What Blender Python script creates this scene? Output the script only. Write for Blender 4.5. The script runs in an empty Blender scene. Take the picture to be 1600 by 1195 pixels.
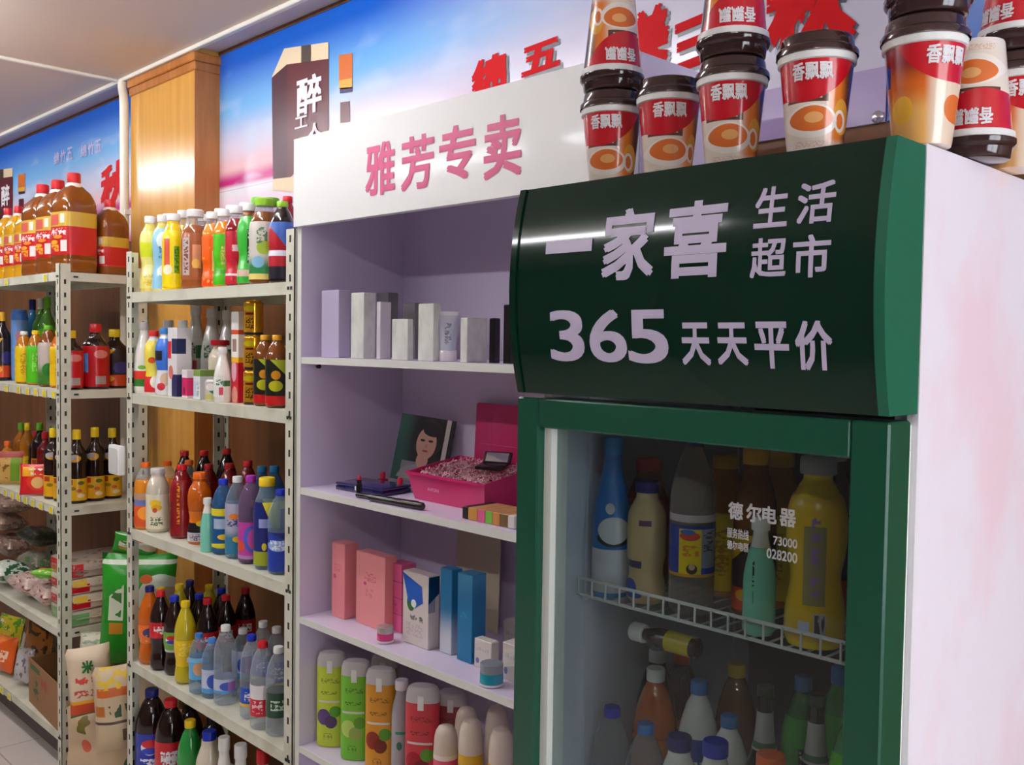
import bpy, bmesh, math, random
from mathutils import Matrix, Vector
random.seed(7)
sc = bpy.context.scene
COL = sc.collection

# ------------------------------------------------------------------ camera
H = 1.68                      # eye height above the floor
F, CX, CY = 1500.0, 800.0, 597.5
YAW, PIT, ROL = math.radians(45.629), math.radians(-2.330), math.radians(0.828)
fw = Vector((-math.sin(YAW)*math.cos(PIT), math.cos(YAW)*math.cos(PIT), math.sin(PIT)))
r0 = Vector((math.cos(YAW), math.sin(YAW), 0)); u0 = r0.cross(fw)
rt = r0*math.cos(ROL) + u0*math.sin(ROL); up = u0*math.cos(ROL) - r0*math.sin(ROL)
cam = bpy.data.objects.new('camera', bpy.data.cameras.new('camera')); COL.objects.link(cam)
cam.matrix_world = Matrix(((rt.x, up.x, -fw.x, 0), (rt.y, up.y, -fw.y, 0), (rt.z, up.z, -fw.z, H), (0, 0, 0, 1)))
cam.data.sensor_fit = 'HORIZONTAL'; cam.data.sensor_width = 36; cam.data.lens = 36*F/1600
cam.data.clip_start = .02
sc.camera = cam
# ------------------------------------------------------------------ world, exposure
wd = bpy.data.worlds.new('daylight'); sc.world = wd; wd.use_nodes = True
wd.node_tree.nodes['Background'].inputs[0].default_value = (.92, .93, 1, 1)
wd.node_tree.nodes['Background'].inputs[1].default_value = 6.8
sc.view_settings.view_transform = 'Standard'; sc.view_settings.look = 'None'
sc.view_settings.exposure = 0.46; sc.view_settings.gamma = 1
sc.view_settings.use_curve_mapping = False
TUBE = 62.0                   # emission of the fluorescent tubes

def ray(px, py): return rt*((px-CX)/F) - up*((py-CY)/F) + fw
def at(px, py, Y):
    """world point seen at a photo pixel on the vertical plane Y"""
    d = ray(px, py); p = d*(Y/d.y); return Vector((p.x, p.y, p.z + H))
def proj(p):
    v = Vector(p) - Vector((0, 0, H)); z = v.dot(fw)
    return CX + F*v.dot(rt)/z, CY - F*v.dot(up)/z
def Xat(px, z, Y):
    p = at(px, 600, Y)
    for _ in range(4):
        _, py = proj((p.x, Y, z)); p = at(px, py, Y)
    return p.x

# ------------------------------------------------------------------ materials
def lin(c):
    return tuple((v/255/12.92 if v <= 10.3 else ((v/255+.055)/1.055)**2.4) for v in c)
MATS = {}
def mat(name, col, rough=.45, metal=0, spec=.5, coat=0, emit=0, noise=None, bump=None, trans=0):
    if name in MATS: return MATS[name]
    m = bpy.data.materials.new(name); m.use_nodes = True; MATS[name] = m
    nt = m.node_tree; b = nt.nodes['Principled BSDF']
    c = lin(col)
    b.inputs['Base Color'].default_value = (*c, 1)
    b.inputs['Roughness'].default_value = rough; b.inputs['Metallic'].default_value = metal
    b.inputs['Specular IOR Level'].default_value = spec
    b.inputs['Coat Weight'].default_value = coat; b.inputs['Coat Roughness'].default_value = .08
    b.inputs['Transmission Weight'].default_value = trans
    if emit:
        b.inputs['Emission Color'].default_value = (*c, 1); b.inputs['Emission Strength'].default_value = emit
    if noise:                               # (second colour, scale vector, threshold lo, hi)
        c2, s, lo, hi = noise
        tc = nt.nodes.new('ShaderNodeTexCoord'); mp = nt.nodes.new('ShaderNodeMapping'); mp.inputs['Scale'].default_value = s
        nz = nt.nodes.new('ShaderNodeTexNoise'); nz.inputs['Scale'].default_value = 1; nz.inputs['Detail'].default_value = 4
        mr = nt.nodes.new('ShaderNodeMapRange'); mr.inputs[1].default_value = lo; mr.inputs[2].default_value = hi
        mx = nt.nodes.new('ShaderNodeMix'); mx.data_type = 'RGBA'
        mx.inputs[6].default_value = (*c, 1); mx.inputs[7].default_value = (*lin(c2), 1)
        L = nt.links.new
        L(tc.outputs['Object'], mp.inputs[0]); L(mp.outputs[0], nz.inputs['Vector']); L(nz.outputs[0], mr.inputs[0]); L(mr.outputs[0], mx.inputs[0]); L(mx.outputs[2], b.inputs['Base Color'])
    if bump:                                # (scale, strength)
        tc = nt.nodes.new('ShaderNodeTexCoord'); nz = nt.nodes.new('ShaderNodeTexNoise'); nz.inputs['Scale'].default_value = bump[0]; nz.inputs['Detail'].default_value = 2
        bp = nt.nodes.new('ShaderNodeBump'); bp.inputs['Strength'].default_value = bump[1]; bp.inputs['Distance'].default_value = .01
        nt.links.new(tc.outputs['Object'], nz.inputs['Vector']); nt.links.new(nz.outputs[0], bp.inputs['Height']); nt.links.new(bp.outputs[0], b.inputs['Normal'])
    return m
def schlick(nt, f0=.04):
    """reflectance of a thin clear sheet, the same from both of its faces"""
    ge = nt.nodes.new('ShaderNodeNewGeometry'); vm = nt.nodes.new('ShaderNodeVectorMath'); vm.operation = 'DOT_PRODUCT'
    nt.links.new(ge.outputs['Incoming'], vm.inputs[0]); nt.links.new(ge.outputs['Normal'], vm.inputs[1])
    o = vm.outputs['Value']
    for op, k in (('ABSOLUTE', None), ('SUBTRACT', 'r'), ('POWER', 5.0), ('MULTIPLY', 1-f0), ('ADD', f0)):
        m_ = nt.nodes.new('ShaderNodeMath'); m_.operation = op
        if k == 'r': m_.inputs[0].default_value = 1; nt.links.new(o, m_.inputs[1])
        else:
            nt.links.new(o, m_.inputs[0])
            if k is not None: m_.inputs[1].default_value = k
        o = m_.outputs[0]
    return o
def clearmat(name, col, alpha, rough=.05):
    """thin clear plastic or glass: mostly see-through with a glossy skin"""
    if name in MATS: return MATS[name]
    m = mat(name, col, rough); nt = m.node_tree; b = nt.nodes['Principled BSDF']
    b.inputs['Specular IOR Level'].default_value = .5
    tr = nt.nodes.new('ShaderNodeBsdfTransparent'); tr.inputs[0].default_value = tuple(.45+.55*v for v in lin(col)) + (1,)
    mx = nt.nodes.new('ShaderNodeMixShader'); fr = schlick(nt)
    ad = nt.nodes.new('ShaderNodeMath'); ad.operation = 'ADD'; ad.use_clamp = True; ad.inputs[1].default_value = alpha
    L = nt.links.new
    L(fr, ad.inputs[0]); L(ad.outputs[0], mx.inputs[0]); L(tr.outputs[0], mx.inputs[1]); L(b.outputs[0], mx.inputs[2])
    L(mx.outputs[0], nt.nodes['Material Output'].inputs[0])
    return m
def glassmat(name, tint, haze=.0):
    m = mat(name, tint, .02); nt = m.node_tree; nt.nodes.remove(nt.nodes['Principled BSDF'])
    tr = nt.nodes.new('ShaderNodeBsdfTransparent'); tr.inputs[0].default_value = (*lin(tint), 1)
    gl = nt.nodes.new('ShaderNodeBsdfGlossy'); gl.inputs['Roughness'].default_value = .03
    fr_ = schlick(nt); mx = nt.nodes.new('ShaderNodeMixShader')
    L = nt.links.new; L(fr_, mx.inputs[0]); L(tr.outputs[0], mx.inputs[1]); L(gl.outputs[0], mx.inputs[2]); L(mx.outputs[0], nt.nodes['Material Output'].inputs[0])
    return m
def opmat(name, base, ops, rough=.35, metal=0, coat=0, bumpy=None):
    """printed surface: flat shapes laid over a base colour in the object's own 0..1 box (x right, z up, front = low y)"""
    if name in MATS: return MATS[name]
    m = mat(name, base, rough, metal, coat=coat, bump=bumpy); nt = m.node_tree; b = nt.nodes['Principled BSDF']
    N = nt.nodes.new; L = nt.links.new
    tc = N('ShaderNodeTexCoord'); sp = N('ShaderNodeSeparateXYZ'); L(tc.outputs['Generated'], sp.inputs[0])
    X, Yc, Z = sp.outputs
    def M(op, a, bb=None, c=None):
        n = N('ShaderNodeMath'); n.operation = op
        for i, v in enumerate((a, bb, c)):
            if v is None: continue
            if isinstance(v, (int, float)): n.inputs[i].default_value = v
            else: L(v, n.inputs[i])
        return n.outputs[0]
    def rng(v, a, c): return M('MULTIPLY', M('GREATER_THAN', v, a), M('LESS_THAN', v, c))
    rgb = N('ShaderNodeRGB'); rgb.outputs[0].default_value = (*lin(base), 1); cur = rgb.outputs[0]
    def noise(scale, sx=1, sz=1):
        mp = N('ShaderNodeMapping'); mp.inputs['Scale'].default_value = (sx, 1, sz); L(tc.outputs['Generated'], mp.inputs[0])
        nz = N('ShaderNodeTexNoise'); nz.inputs['Scale'].default_value = scale; nz.inputs['Detail'].default_value = 2; L(mp.outputs[0], nz.inputs['Vector']); return nz.outputs[0]
    for o in ops:
        k = o[0]; col = o[-1]
        if k == 'band': msk = rng(Z, o[1], o[2])
        elif k == 'rect': msk = M('MULTIPLY', M('MULTIPLY', rng(X, o[1], o[2]), rng(Z, o[3], o[4])), M('LESS_THAN', Yc, .62))
        elif k == 'recty': msk = M('MULTIPLY', rng(Yc, o[1], o[2]), rng(Z, o[3], o[4]))
        elif k == 'ell':
            dx = M('DIVIDE', M('SUBTRACT', X, o[1]), o[3]); dz = M('DIVIDE', M('SUBTRACT', Z, o[2]), o[4])
            msk = M('MULTIPLY', M('LESS_THAN', M('ADD', M('MULTIPLY', dx, dx), M('MULTIPLY', dz, dz)), 1), M('LESS_THAN', Yc, .62))
        elif k == 'blot': msk = M('GREATER_THAN', noise(o[1]), o[2])
        elif k == 'text':
            msk = M('MULTIPLY', M('MULTIPLY', rng(X, o[1], o[2]), rng(Z, o[3], o[4])), M('GREATER_THAN', noise(1, o[5], o[6]), .5))
            msk = M('MULTIPLY', msk, M('LESS_THAN', Yc, .62))
        elif k == 'grad':
            mr = N('ShaderNodeMapRange'); mr.interpolation_type = 'SMOOTHSTEP'; L(Z, mr.inputs[0]); mr.inputs[1].default_value = o[1]; mr.inputs[2].default_value = o[2]; msk = mr.outputs[0]
        elif k == 'gradx':
            mr = N('ShaderNodeMapRange'); mr.interpolation_type = 'SMOOTHSTEP'; L(X, mr.inputs[0]); mr.inputs[1].default_value = o[1]; mr.inputs[2].default_value = o[2]; msk = mr.outputs[0]
        elif k == 'diag': msk = M('GREATER_THAN', M('ADD', M('MULTIPLY', X, o[1]), Z), o[2])
        elif k == 'cloud':
            mr = N('ShaderNodeMapRange'); L(noise(1, o[1], o[2]), mr.inputs[0]); mr.inputs[1].default_value = o[3]; mr.inputs[2].default_value = o[4]
            zz = N('ShaderNodeMapRange'); L(Z, zz.inputs[0]); zz.inputs[1].default_value = o[5]; zz.inputs[2].default_value = o[6]
            msk = M('MULTIPLY', mr.outputs[0], zz.outputs[0])
        mx = N('ShaderNodeMix'); mx.data_type = 'RGBA'; L(msk, mx.inputs[0]); L(cur, mx.inputs[6]); mx.inputs[7].default_value = (*lin(col), 1); cur = mx.outputs[2]
    L(cur, b.inputs['Base Color'])
    return m

# ------------------------------------------------------------------ object helpers
def empty(name, loc, rz=0):
    o = bpy.data.objects.new(name, None); COL.objects.link(o); o.location = loc; o.rotation_euler = (0, 0, rz); o.empty_display_size = .05
    return o
def obj(name, me, m, parent=None, loc=(0, 0, 0), rot=(0, 0, 0), label=None):
    if not me.materials: me.materials.append(None)
    o = bpy.data.objects.new(name, me); COL.objects.link(o)
    o.material_slots[0].link = 'OBJECT'; o.material_slots[0].material = m
    o.location = loc; o.rotation_euler = rot
    if parent is not None: o.parent = parent
    if label: o['label'] = label
    return o
THINGS = []
def tag(o, label, cat, group=None, px=None):
    o['label'] = label; o['category'] = cat
    if group: o['group'] = group
    THINGS.append((o, px)); return o
def struct(o): o['kind'] = 'structure'; return o
CACHE = {}
def fin(bm, name, smooth=None):
    me = bpy.data.meshes.new(name); bmesh.ops.recalc_face_normals(bm, faces=bm.faces[:]); bm.to_mesh(me); bm.free()
    if smooth is not None:
        for p in me.polygons: p.use_smooth = True
        me.set_sharp_from_angle(angle=math.radians(smooth))
    return me
def boxbm(bm, x0, x1, y0, y1, z0, z1):
    v = [bm.verts.new(p) for p in ((x0,y0,z0),(x1,y0,z0),(x1,y1,z0),(x0,y1,z0),(x0,y0,z1),(x1,y0,z1),(x1,y1,z1),(x0,y1,z1))]
    for f in ((0,3,2,1),(4,5,6,7),(0,1,5,4),(1,2,6,5),(2,3,7,6),(3,0,4,7)): bm.faces.new([v[i] for i in f])
def box(x0, x1, y0, y1, z0, z1, bev=0, seg=1):
    key = ('box', *(round(v, 4) for v in (x0, x1, y0, y1, z0, z1, bev)))
    if key in CACHE: return CACHE[key]
    bm = bmesh.new(); boxbm(bm, x0, x1, y0, y1, z0, z1)
    if bev: bmesh.ops.bevel(bm, geom=bm.edges[:], offset=bev, segments=seg, affect='EDGES', profile=.5)
    CACHE[key] = fin(bm, 'box', 40 if seg > 1 else None); return CACHE[key]
def boxes(lst, bev=0):
    bm = bmesh.new()
    for b in lst: boxbm(bm, *b)
    if bev: bmesh.ops.bevel(bm, geom=bm.edges[:], offset=bev, segments=1, affect='EDGES')
    return fin(bm, 'boxes')
def resample(pts, n=3):
    out = [pts[0]]
    for i in range(len(pts)-1):
        p0 = pts[max(i-1, 0)]; p1 = pts[i]; p2 = pts[i+1]; p3 = pts[min(i+2, len(pts)-1)]
        for k in range(1, n+1):
            t = k/n; q = []
            for j in (0, 1):
                m1 = (p2[j]-p0[j])/2; m2 = (p3[j]-p1[j])/2
                if j == 1: m1 = m2 = p2[j]-p1[j]
                q.append((2*t**3-3*t*t+1)*p1[j] + (t**3-2*t*t+t)*m1 + (-2*t**3+3*t*t)*p2[j] + (t**3-t*t)*m2)
            out.append(tuple(q))
    return out
def lathe(prof, seg=20, n=2, sy=1.0, capb=True, capt=True):
    """surface of revolution of (r,z); n = superellipse power, sy = flattening"""
    key = ('l', tuple((round(a, 5), round(b, 5)) for a, b in prof), seg, n, sy, capb, capt)
    if key in CACHE: return CACHE[key]
    bm = bmesh.new(); rings = []
    for r, z in prof:
        ring = []
        for i in range(seg):
            a = 2*math.pi*(i+.5)/seg; c, s = math.cos(a), math.sin(a)
            ring.append(bm.verts.new((r*math.copysign(abs(c)**(2/n), c), r*sy*math.copysign(abs(s)**(2/n), s), z)))
        rings.append(ring)
    for a, b in zip(rings, rings[1:]):
        for i in range(seg): bm.faces.new((a[i], a[(i+1) % seg], b[(i+1) % seg], b[i]))
    if capb: bm.faces.new(rings[0][::-1])
    if capt: bm.faces.new(rings[-1])
    CACHE[key] = fin(bm, 'lathe', 38); return CACHE[key]
def tube(pts, r, seg=8):
    """round bar through points"""
    bm = bmesh.new(); rings = []
    for i, p in enumerate(pts):
        p = Vector(p); d = (Vector(pts[min(i+1, len(pts)-1)]) - Vector(pts[max(i-1, 0)])).normalized()
        a = d.orthogonal().normalized() if i == 0 else (a - d*a.dot(d)).normalized(); b = d.cross(a)
        rings.append([bm.verts.new(p + (a*math.cos(2*math.pi*k/seg) + b*math.sin(2*math.pi*k/seg))*r) for k in range(seg)])
    for A, B in zip(rings, rings[1:]):
        for k in range(seg): bm.faces.new((A[k], A[(k+1) % seg], B[(k+1) % seg], B[k]))
    bm.faces.new(rings[0][::-1]); bm.faces.new(rings[-1])
    return fin(bm, 'tube', 50)

# ------------------------------------------------------------------ lettering
GLY = .00012                  # ink layers of a heavy glyph lie this far apart
def glyphs(body, bold=.02):
    """flat text mesh as a bmesh with x right, y up, fitted to the unit box"""
    cu = bpy.data.curves.new('t', 'FONT'); cu.body = body; cu.size = 1; cu.resolution_u = 5 if body.isdigit() else 2; cu.fill_mode = 'FRONT'
    o = bpy.data.objects.new('t', cu); COL.objects.link(o)
    bpy.context.view_layer.update()
    me = bpy.data.meshes.new_from_object(o.evaluated_get(bpy.context.evaluated_depsgraph_get()))
    bpy.data.objects.remove(o); bpy.data.curves.remove(cu)
    bm = bmesh.new(); bm.from_mesh(me); bpy.data.meshes.remove(me)
    xs = [v.co.x for v in bm.verts]; ys = [v.co.y for v in bm.verts]
    if not xs: return bm
    a, b, c, d = min(xs), max(xs), min(ys), max(ys)
    if bold:                                  # heavier strokes: the glyph laid down again, nudged each way
        src = bm; bm = bmesh.new(); k = bold*.85
        for li, (dx, dy) in enumerate(((-k, -k), (k, -k), (-k, k), (k, k), (0, 0))):
            c2 = src.copy()
            for v in c2.verts: v.co.x += dx; v.co.y += dy; v.co.z = li
            merge_bm(bm, c2)
        src.free(); a -= k; b += k; c -= k; d += k
    for v in bm.verts: v.co = ((v.co.x-a)/max(b-a, 1e-6), (v.co.y-c)/max(d-c, 1e-6), v.co.z*GLY)
    return bm
def slice_bm(bm, axis, cuts):
    for c in cuts:
        co = Vector((0, 0, 0)); co[axis] = c; no = Vector((0, 0, 0)); no[axis] = 1
        bmesh.ops.bisect_plane(bm, geom=bm.verts[:] + bm.edges[:] + bm.faces[:], plane_co=co, plane_no=no)
def merge_bm(dst, src):
    mp = {v: dst.verts.new(v.co) for v in src.verts}
    for f in src.faces:
        try: dst.faces.new([mp[v] for v in f.verts])
        except ValueError: pass
    src.free()
def plainfin(bm, name):
    me = bpy.data.meshes.new(name); bm.to_mesh(me); bm.free(); return me
def wrap_text(key, body, w, h, zc, rfun, off=.0008, bold=.02, a0=0, slant=0, flip=False):
    """text bent round a bottle or cup whose radius at height z is rfun(z); front = -y"""
    if key in CACHE: return CACHE[key]
    bm = glyphs(body, bold); slice_bm(bm, 0, [i/8 for i in range(1, 8)])
    for v in bm.verts:
        x = (v.co.x-.5)*w; z = zc + (v.co.y-.5)*h + slant*x
        if flip: x, z = -x, 2*zc - z
        r = rfun(z) + off + v.co.z; a = x/r + a0
        v.co = (r*math.sin(a), -r*math.cos(a), z)
    CACHE[key] = plainfin(bm, 'text'); return CACHE[key]

# ------------------------------------------------------------------ bottles
PROF = {
 'pet':  [(.80,0),(.97,.02),(1,.06),(1,.35),(.97,.40),(1,.45),(1,.62),(.97,.68),(.82,.78),(.58,.87),(.40,.915),(.38,.94)],
 'cola': [(.72,0),(.93,.03),(.96,.12),(.84,.25),(.9,.33),(1,.42),(1,.60),(.92,.70),(.68,.81),(.42,.90),(.37,.94)],
 'wide': [(.86,0),(1,.03),(1,.10),(1,.55),(.99,.64),(.90,.74),(.68,.83),(.58,.87),(.56,.92)],
 'wave': [(.92,0),(1,.03),(1,.18),(.86,.30),(.83,.38),(.92,.46),(1,.56),(1,.68),(.88,.77),(.62,.85),(.50,.88),(.50,.92)],
 'milk': [(.92,0),(1,.03),(1,.42),(.95,.52),(.72,.68),(.50,.80),(.44,.86),(.46,.90)],
 'beer': [(.95,0),(1,.02),(1,.48),(.93,.57),(.56,.70),(.42,.78),(.36,.88),(.35,.965)],
 'soy':  [(.95,0),(1,.02),(1,.62),(.92,.69),(.58,.77),(.42,.82),(.38,.88)],
 'jug':  [(.94,0),(1,.02),(1,.12),(.985,.14),(1,.16),(1,.62),(.95,.71),(.74,.80),(.44,.86),(.30,.885),(.29,.92)],
 'can':  [(.86,0),(.98,.03),(1,.06),(1,.90),(.97,.94),(.86,.97),(.86,1.0)],
 'sport':[(.88,0),(1,.03),(1,.14),(.90,.22),(.90,.30),(1,.38),(1,.66),(.95,.74),(.72,.83),(.60,.865),(.58,.92)],
}
def rad(prof, zf):
    p = resample(PROF[prof])
    for (a, z0), (b, z1) in zip(p, p[1:]):
        if z0 <= zf <= z1: return a + (b-a)*(zf-z0)/max(z1-z0, 1e-6)
    return p[-1][0]
def prof_seg(prof, h, r, z0, z1, off=0):
    p = [(a, z) for a, z in resample(PROF[prof]) if z0 < z < z1]
    p = [(rad(prof, z0), z0)] + p + [(rad(prof, z1), z1)]
    return [(a*r+off, z*h) for a, z in p]
def shelf_fit(px, ytop, z, Y):
    x = Xat(px, z+.1, Y); 
    t = at(px, ytop, Y)
    return x, t.z - z
def bottle(name, label, cat, px, ytop, z, Y, r=.033, prof='pet', body=None, cap=None, capr=None, labels=(), fill=None, clear=None, group=None, n=2, sy=1, h=None, deco=None, rz=None, tilt=None, x=None):
    """a bottle standing on height z whose middle is seen at photo column px and whose top is at photo row ytop"""
    xx, hh = shelf_fit(px, ytop, z, Y); x = xx if x is None else x
    h = h or hh; h = round(h/.004)*.004
    rz = math.atan2(-x, Y) if rz is None else rz        # front turned to the aisle side
    t = empty(name, (x, Y, z), rz)
    if tilt: t.rotation_euler = (tilt[0], tilt[1], rz)
    top = PROF[prof][-1][1]
    if fill and clear:
        obj('body', lathe(prof_seg(prof, h, r, 0, fill), n=n, sy=sy), body, t)
        obj('neck', lathe(prof_seg(prof, h, r, fill, top), n=n, sy=sy, capb=False), clear, t)
    else:
        obj('body', lathe(prof_seg(prof, h, r, 0, top), n=n, sy=sy), body, t)
    for k, l in enumerate(labels):
        obj('wrapper' if k == 0 else 'band', lathe(prof_seg(prof, h, r, l[0], l[1], .0007), n=n, sy=sy, capb=False, capt=False), l[2], t)
    if cap:
        cr = (capr or PROF[prof][-1][0]*1.12)*r; z0 = (top-.012)*h
        obj('cap', lathe([(cr*.98, z0), (cr, z0+.002), (cr, h-.003), (cr*.9, h)], seg=16), cap, t)
    if deco: deco(t, h, r, prof)
    tag(t, label, cat, group, px)
    return t
QUEUE = []; OBST = []
def B(*a, **k): k.setdefault('clear', CLEAR); QUEUE.append((a, k))
def settle(x0, x1, y0, y1, lift=.0006, it=900):
    """nudge the queued bottles apart on their shelf (mostly along the line of sight), then build them"""
    P = []
    for a, k in QUEUE:
        px, z, Y = a[3], a[5], a[6]; r = (k.get('r') or a[7])*1.02+.0006
        P.append([Xat(px, z+.08, Y), Y, r, Vector((Xat(px, z+.08, 1.0), 1.0)).normalized()])
    for p in P:                               # slide along the sight line into the shelf's outline
        for _ in range(60):
            if p[0] < x0+p[2] or p[1] > y1-p[2]: p[0] -= p[3].x*.006; p[1] -= p[3].y*.006
            elif p[0] > x1-p[2] or p[1] < y0+p[2]: p[0] += p[3].x*.006; p[1] += p[3].y*.006
    for n_ in range(it):
        mv = 0
        for i in range(len(P)):
            a = P[i]
            for b in OBST:
                dx, dy = a[0]-b[0], a[1]-b[1]; d = math.hypot(dx, dy) or 1e-4; o = a[2]+b[2]-d
                if o > 0: a[0] += dx/d*o*.6; a[1] += dy/d*o*.6; mv += o
            for j in range(i):
                b = P[j]; dx, dy = a[0]-b[0], a[1]-b[1]; d = math.hypot(dx, dy) or 1e-4; o = a[2]+b[2]-d
                if o <= 0: continue
                mv += o; s = 1 if dx*a[3].x+dy*a[3].y >= 0 else -1
                for q, sg in ((a, s), (b, -s)):
                    q[0] += sg*q[3].x*o*.32; q[1] += sg*q[3].y*o*.32
                wl = .12 if n_ < it*.5 else .3
                a[0] += dx/d*o*wl; a[1] += dy/d*o*wl; b[0] -= dx/d*o*wl; b[1] -= dy/d*o*wl
            a[0] = min(max(a[0], x0+a[2]), x1-a[2]); a[1] = min(max(a[1], y0+a[2]), y1-a[2])
        if mv < 1e-5: break
    for (a, k), p in zip(QUEUE, P):
        a = list(a); a[5] += lift; a[6] = p[1]; bottle(*a, x=p[0], **k)
    QUEUE.clear(); OBST.clear()
def logo(body, w, h, zf, m, bold=.02, a0=0, slant=0):
    def f(t, hh, r, prof):
        me = wrap_text(('lg', body, w, h, zf, round(hh, 4), r, prof, a0), body, w, h, zf*hh, lambda z: rad(prof, z/hh)*r, .0016, bold, a0, slant)
        obj('lettering', me, m, t)
    return f
def stands(name, label, cat, x0, x1, d, ytop, z, Y, m, group=None, bev=.0012, yaw=0, h=None, px=None):
    """carton whose front face spans photo columns x0..x1, depth d"""
    a = Xat(x0, z+.05, Y); b = Xat(x1, z+.05, Y)
    hh = h or at((x0+x1)/2, ytop, Y).z - z
    t = empty(name, ((a+b)/2, Y+d/2, z+.0006), yaw); w = (b-a)/2
    OBST.append(((a+b)/2, Y+d/2, math.hypot(w, d/2)*.98))
    obj('carton', box(-w, w, -d/2, d/2, 0, hh, bev), m, t)
    tag(t, label, cat, group, (x0+x1)/2)
    return t, w, hh

# plain materials
WHITE = mat('white_plastic', (238, 238, 236), .35)
CAPS = {k: mat('cap_'+k, c, .38) for k, c in dict(white=(235,235,232), red=(205,22,34), orange=(240,105,20), blue=(20,50,190), navy=(20,22,110), sky=(60,130,205), yellow=(240,205,20), green=(105,185,30), lime=(150,205,50), purple=(165,45,170), gold=(225,165,30), black=(24,22,22), teal=(25,130,190)).items()}
CLEAR = clearmat('clear_plastic', (225, 232, 238), .15)
CLEARB = clearmat('clear_blue_plastic', (190, 215, 235), .18)
INK = mat('white_ink', (240, 236, 240), .5); INKD = mat('dark_ink', (30, 30, 34), .5); INKR = mat('red_ink', (200, 30, 40), .5); INKG = mat('green_ink', (30, 110, 50), .5)
STEEL = mat('cream_enamel_steel', (214, 214, 196), .42, noise=((188, 184, 160), (9, 9, 9), .5, .75))
DARK = mat('dark_hole', (48, 46, 42), .8)

# ================================================================== the room
WY = 1.805; CZ = H + 1.10; XL, XR, YF = -7.0, 3.0, -3.5
WOOD = mat('golden_wood_veneer', (212, 158, 70), .2, noise=((196, 138, 54), (30, 30, 1.6), .35, .7), coat=.25)
WOODD = mat('brown_wood_panel', (120, 76, 40), .4, noise=((98, 60, 30), (24, 24, 1.5), .35, .7))
WOODT = mat('orange_wood_moulding', (190, 122, 60), .3, noise=((168, 100, 44), (40, 40, 4), .35, .7))
CEIL = mat('ceiling_panel', (222, 206, 196), .7)
STRIP = mat('ceiling_strip', (236, 232, 222), .4)
WALLP = mat('beige_wall_paint', (120, 110, 104), .8)
def tilemat():
    m = mat('floor_tile', (205, 196, 188), .3); nt = m.node_tree; b = nt.nodes['Principled BSDF']
    tc = nt.nodes.new('ShaderNodeTexCoord'); br = nt.nodes.new('ShaderNodeTexBrick'); br.offset = 0
    br.inputs['Color1'].default_value = (*lin((208, 198, 190)), 1); br.inputs['Color2'].default_value = (*lin((202, 193, 186)), 1); br.inputs['Mortar'].default_value = (*lin((150, 140, 132)), 1)
    br.inputs['Scale'].default_value = 1; br.inputs['Mortar Size'].default_value = .003; br.inputs['Brick Width'].default_value = .6; br.inputs['Row Height'].default_value = .6
    nt.links.new(tc.outputs['Object'], br.inputs['Vector']); nt.links.new(br.outputs['Color'], b.inputs['Base Color']); return m
struct(obj('floor', box(XL, XR, YF, WY+.15, -.1, 0), tilemat()))
struct(obj('ceiling', box(XL, XR, YF, WY+.15, CZ, CZ+.1), CEIL))
struct(obj('wall_back', box(XL, XR, WY, WY+.15, 0, CZ), WOODD))
struct(obj('wall_left', box(XL-.15, XL, YF, WY+.15, 0, CZ), WALLP))
struct(obj('wall_front', box(XL, XR, YF-.15, YF, 0, CZ), WALLP))
struct(obj('wall_right', boxes([(XR, XR+.15, YF, -.6, 0, CZ), (XR, XR+.15, 1.6, WY+.15, 0, CZ), (XR, XR+.15, -.6, 1.6, 2.45, CZ), (XR, XR+.15, -.6, 1.6, 0, .35)]), WALLP))
win = struct(empty('window_1', (XR+.05, .5, 1.4)))
FRM = mat('window_aluminium', (200, 202, 204), .4, .6)
obj('window_frame', boxes([(-.03, .03, -1.1, -1.04, -1.05, 1.05), (-.03, .03, 1.04, 1.1, -1.05, 1.05), (-.03, .03, -1.1, 1.1, -1.05, -.99), (-.03, .03, -1.1, 1.1, .99, 1.05), (-.03, .03, -.03, .03, -1.05, 1.05)]), FRM, win)
wg = glassmat('window_glass', (250, 252, 252))
for s in (-1, 1): obj('pane', box(-.004, .004, min(s*.03, s*1.04), max(s*.03, s*1.04), -.99, .99), wg, win)
TY = 1.69
trim1 = struct(obj('trim_1', boxes([(XL, XR, TY-.011, TY+.011, CZ-.016, CZ)], .003), STRIP))
struct(obj('trim_2', boxes([(-4.165, -4.141, YF, TY-.012, CZ-.012, CZ)], .003), STRIP))
struct(obj('trim_3', boxes([(XL, -4.06, WY-.012, WY, CZ-.014, CZ), (-3.47, XR, WY-.012, WY, CZ-.014, CZ)]), WOODD))
# pillar in front of the back wall, with crown moulding and conduit
PX0, PX1, PY = -4.06, -3.473, 1.70
struct(obj('wall_pillar', box(PX0, PX1, PY, WY, 0, CZ), WOOD))
pil = struct(obj('trim_4', boxes([(PX0-.012, PX1+.012, PY-.012, WY, CZ-.05, CZ-.017), (PX0-.006, PX1+.006, PY-.006, WY, CZ-.085, CZ-.05)], .004), WOODT))
struct(obj('trim_5', boxes([(PX1, PX1+.004, PY-.004, WY, 0, CZ-.086)]), WOODT))
cd = empty('conduit', (PX0-.02, PY-.0195, 0))
obj('pipe', tube([(.0, 0, .02), (0, 0, CZ-.12), (-.006, 0, CZ-.08), (-.02, 0, CZ-.045), (-.02, 0, CZ-.02)], .019, 10), mat('white_conduit', (232, 226, 210), .35), cd)
for zz in (.4, 1.2, 2.2): obj('clip', box(-.024, .024, -.008, .02, zz, zz+.02), WHITE, cd)
tag(cd, 'white plastic conduit pipe running up the left corner of the wood pillar', 'pipe')

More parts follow.
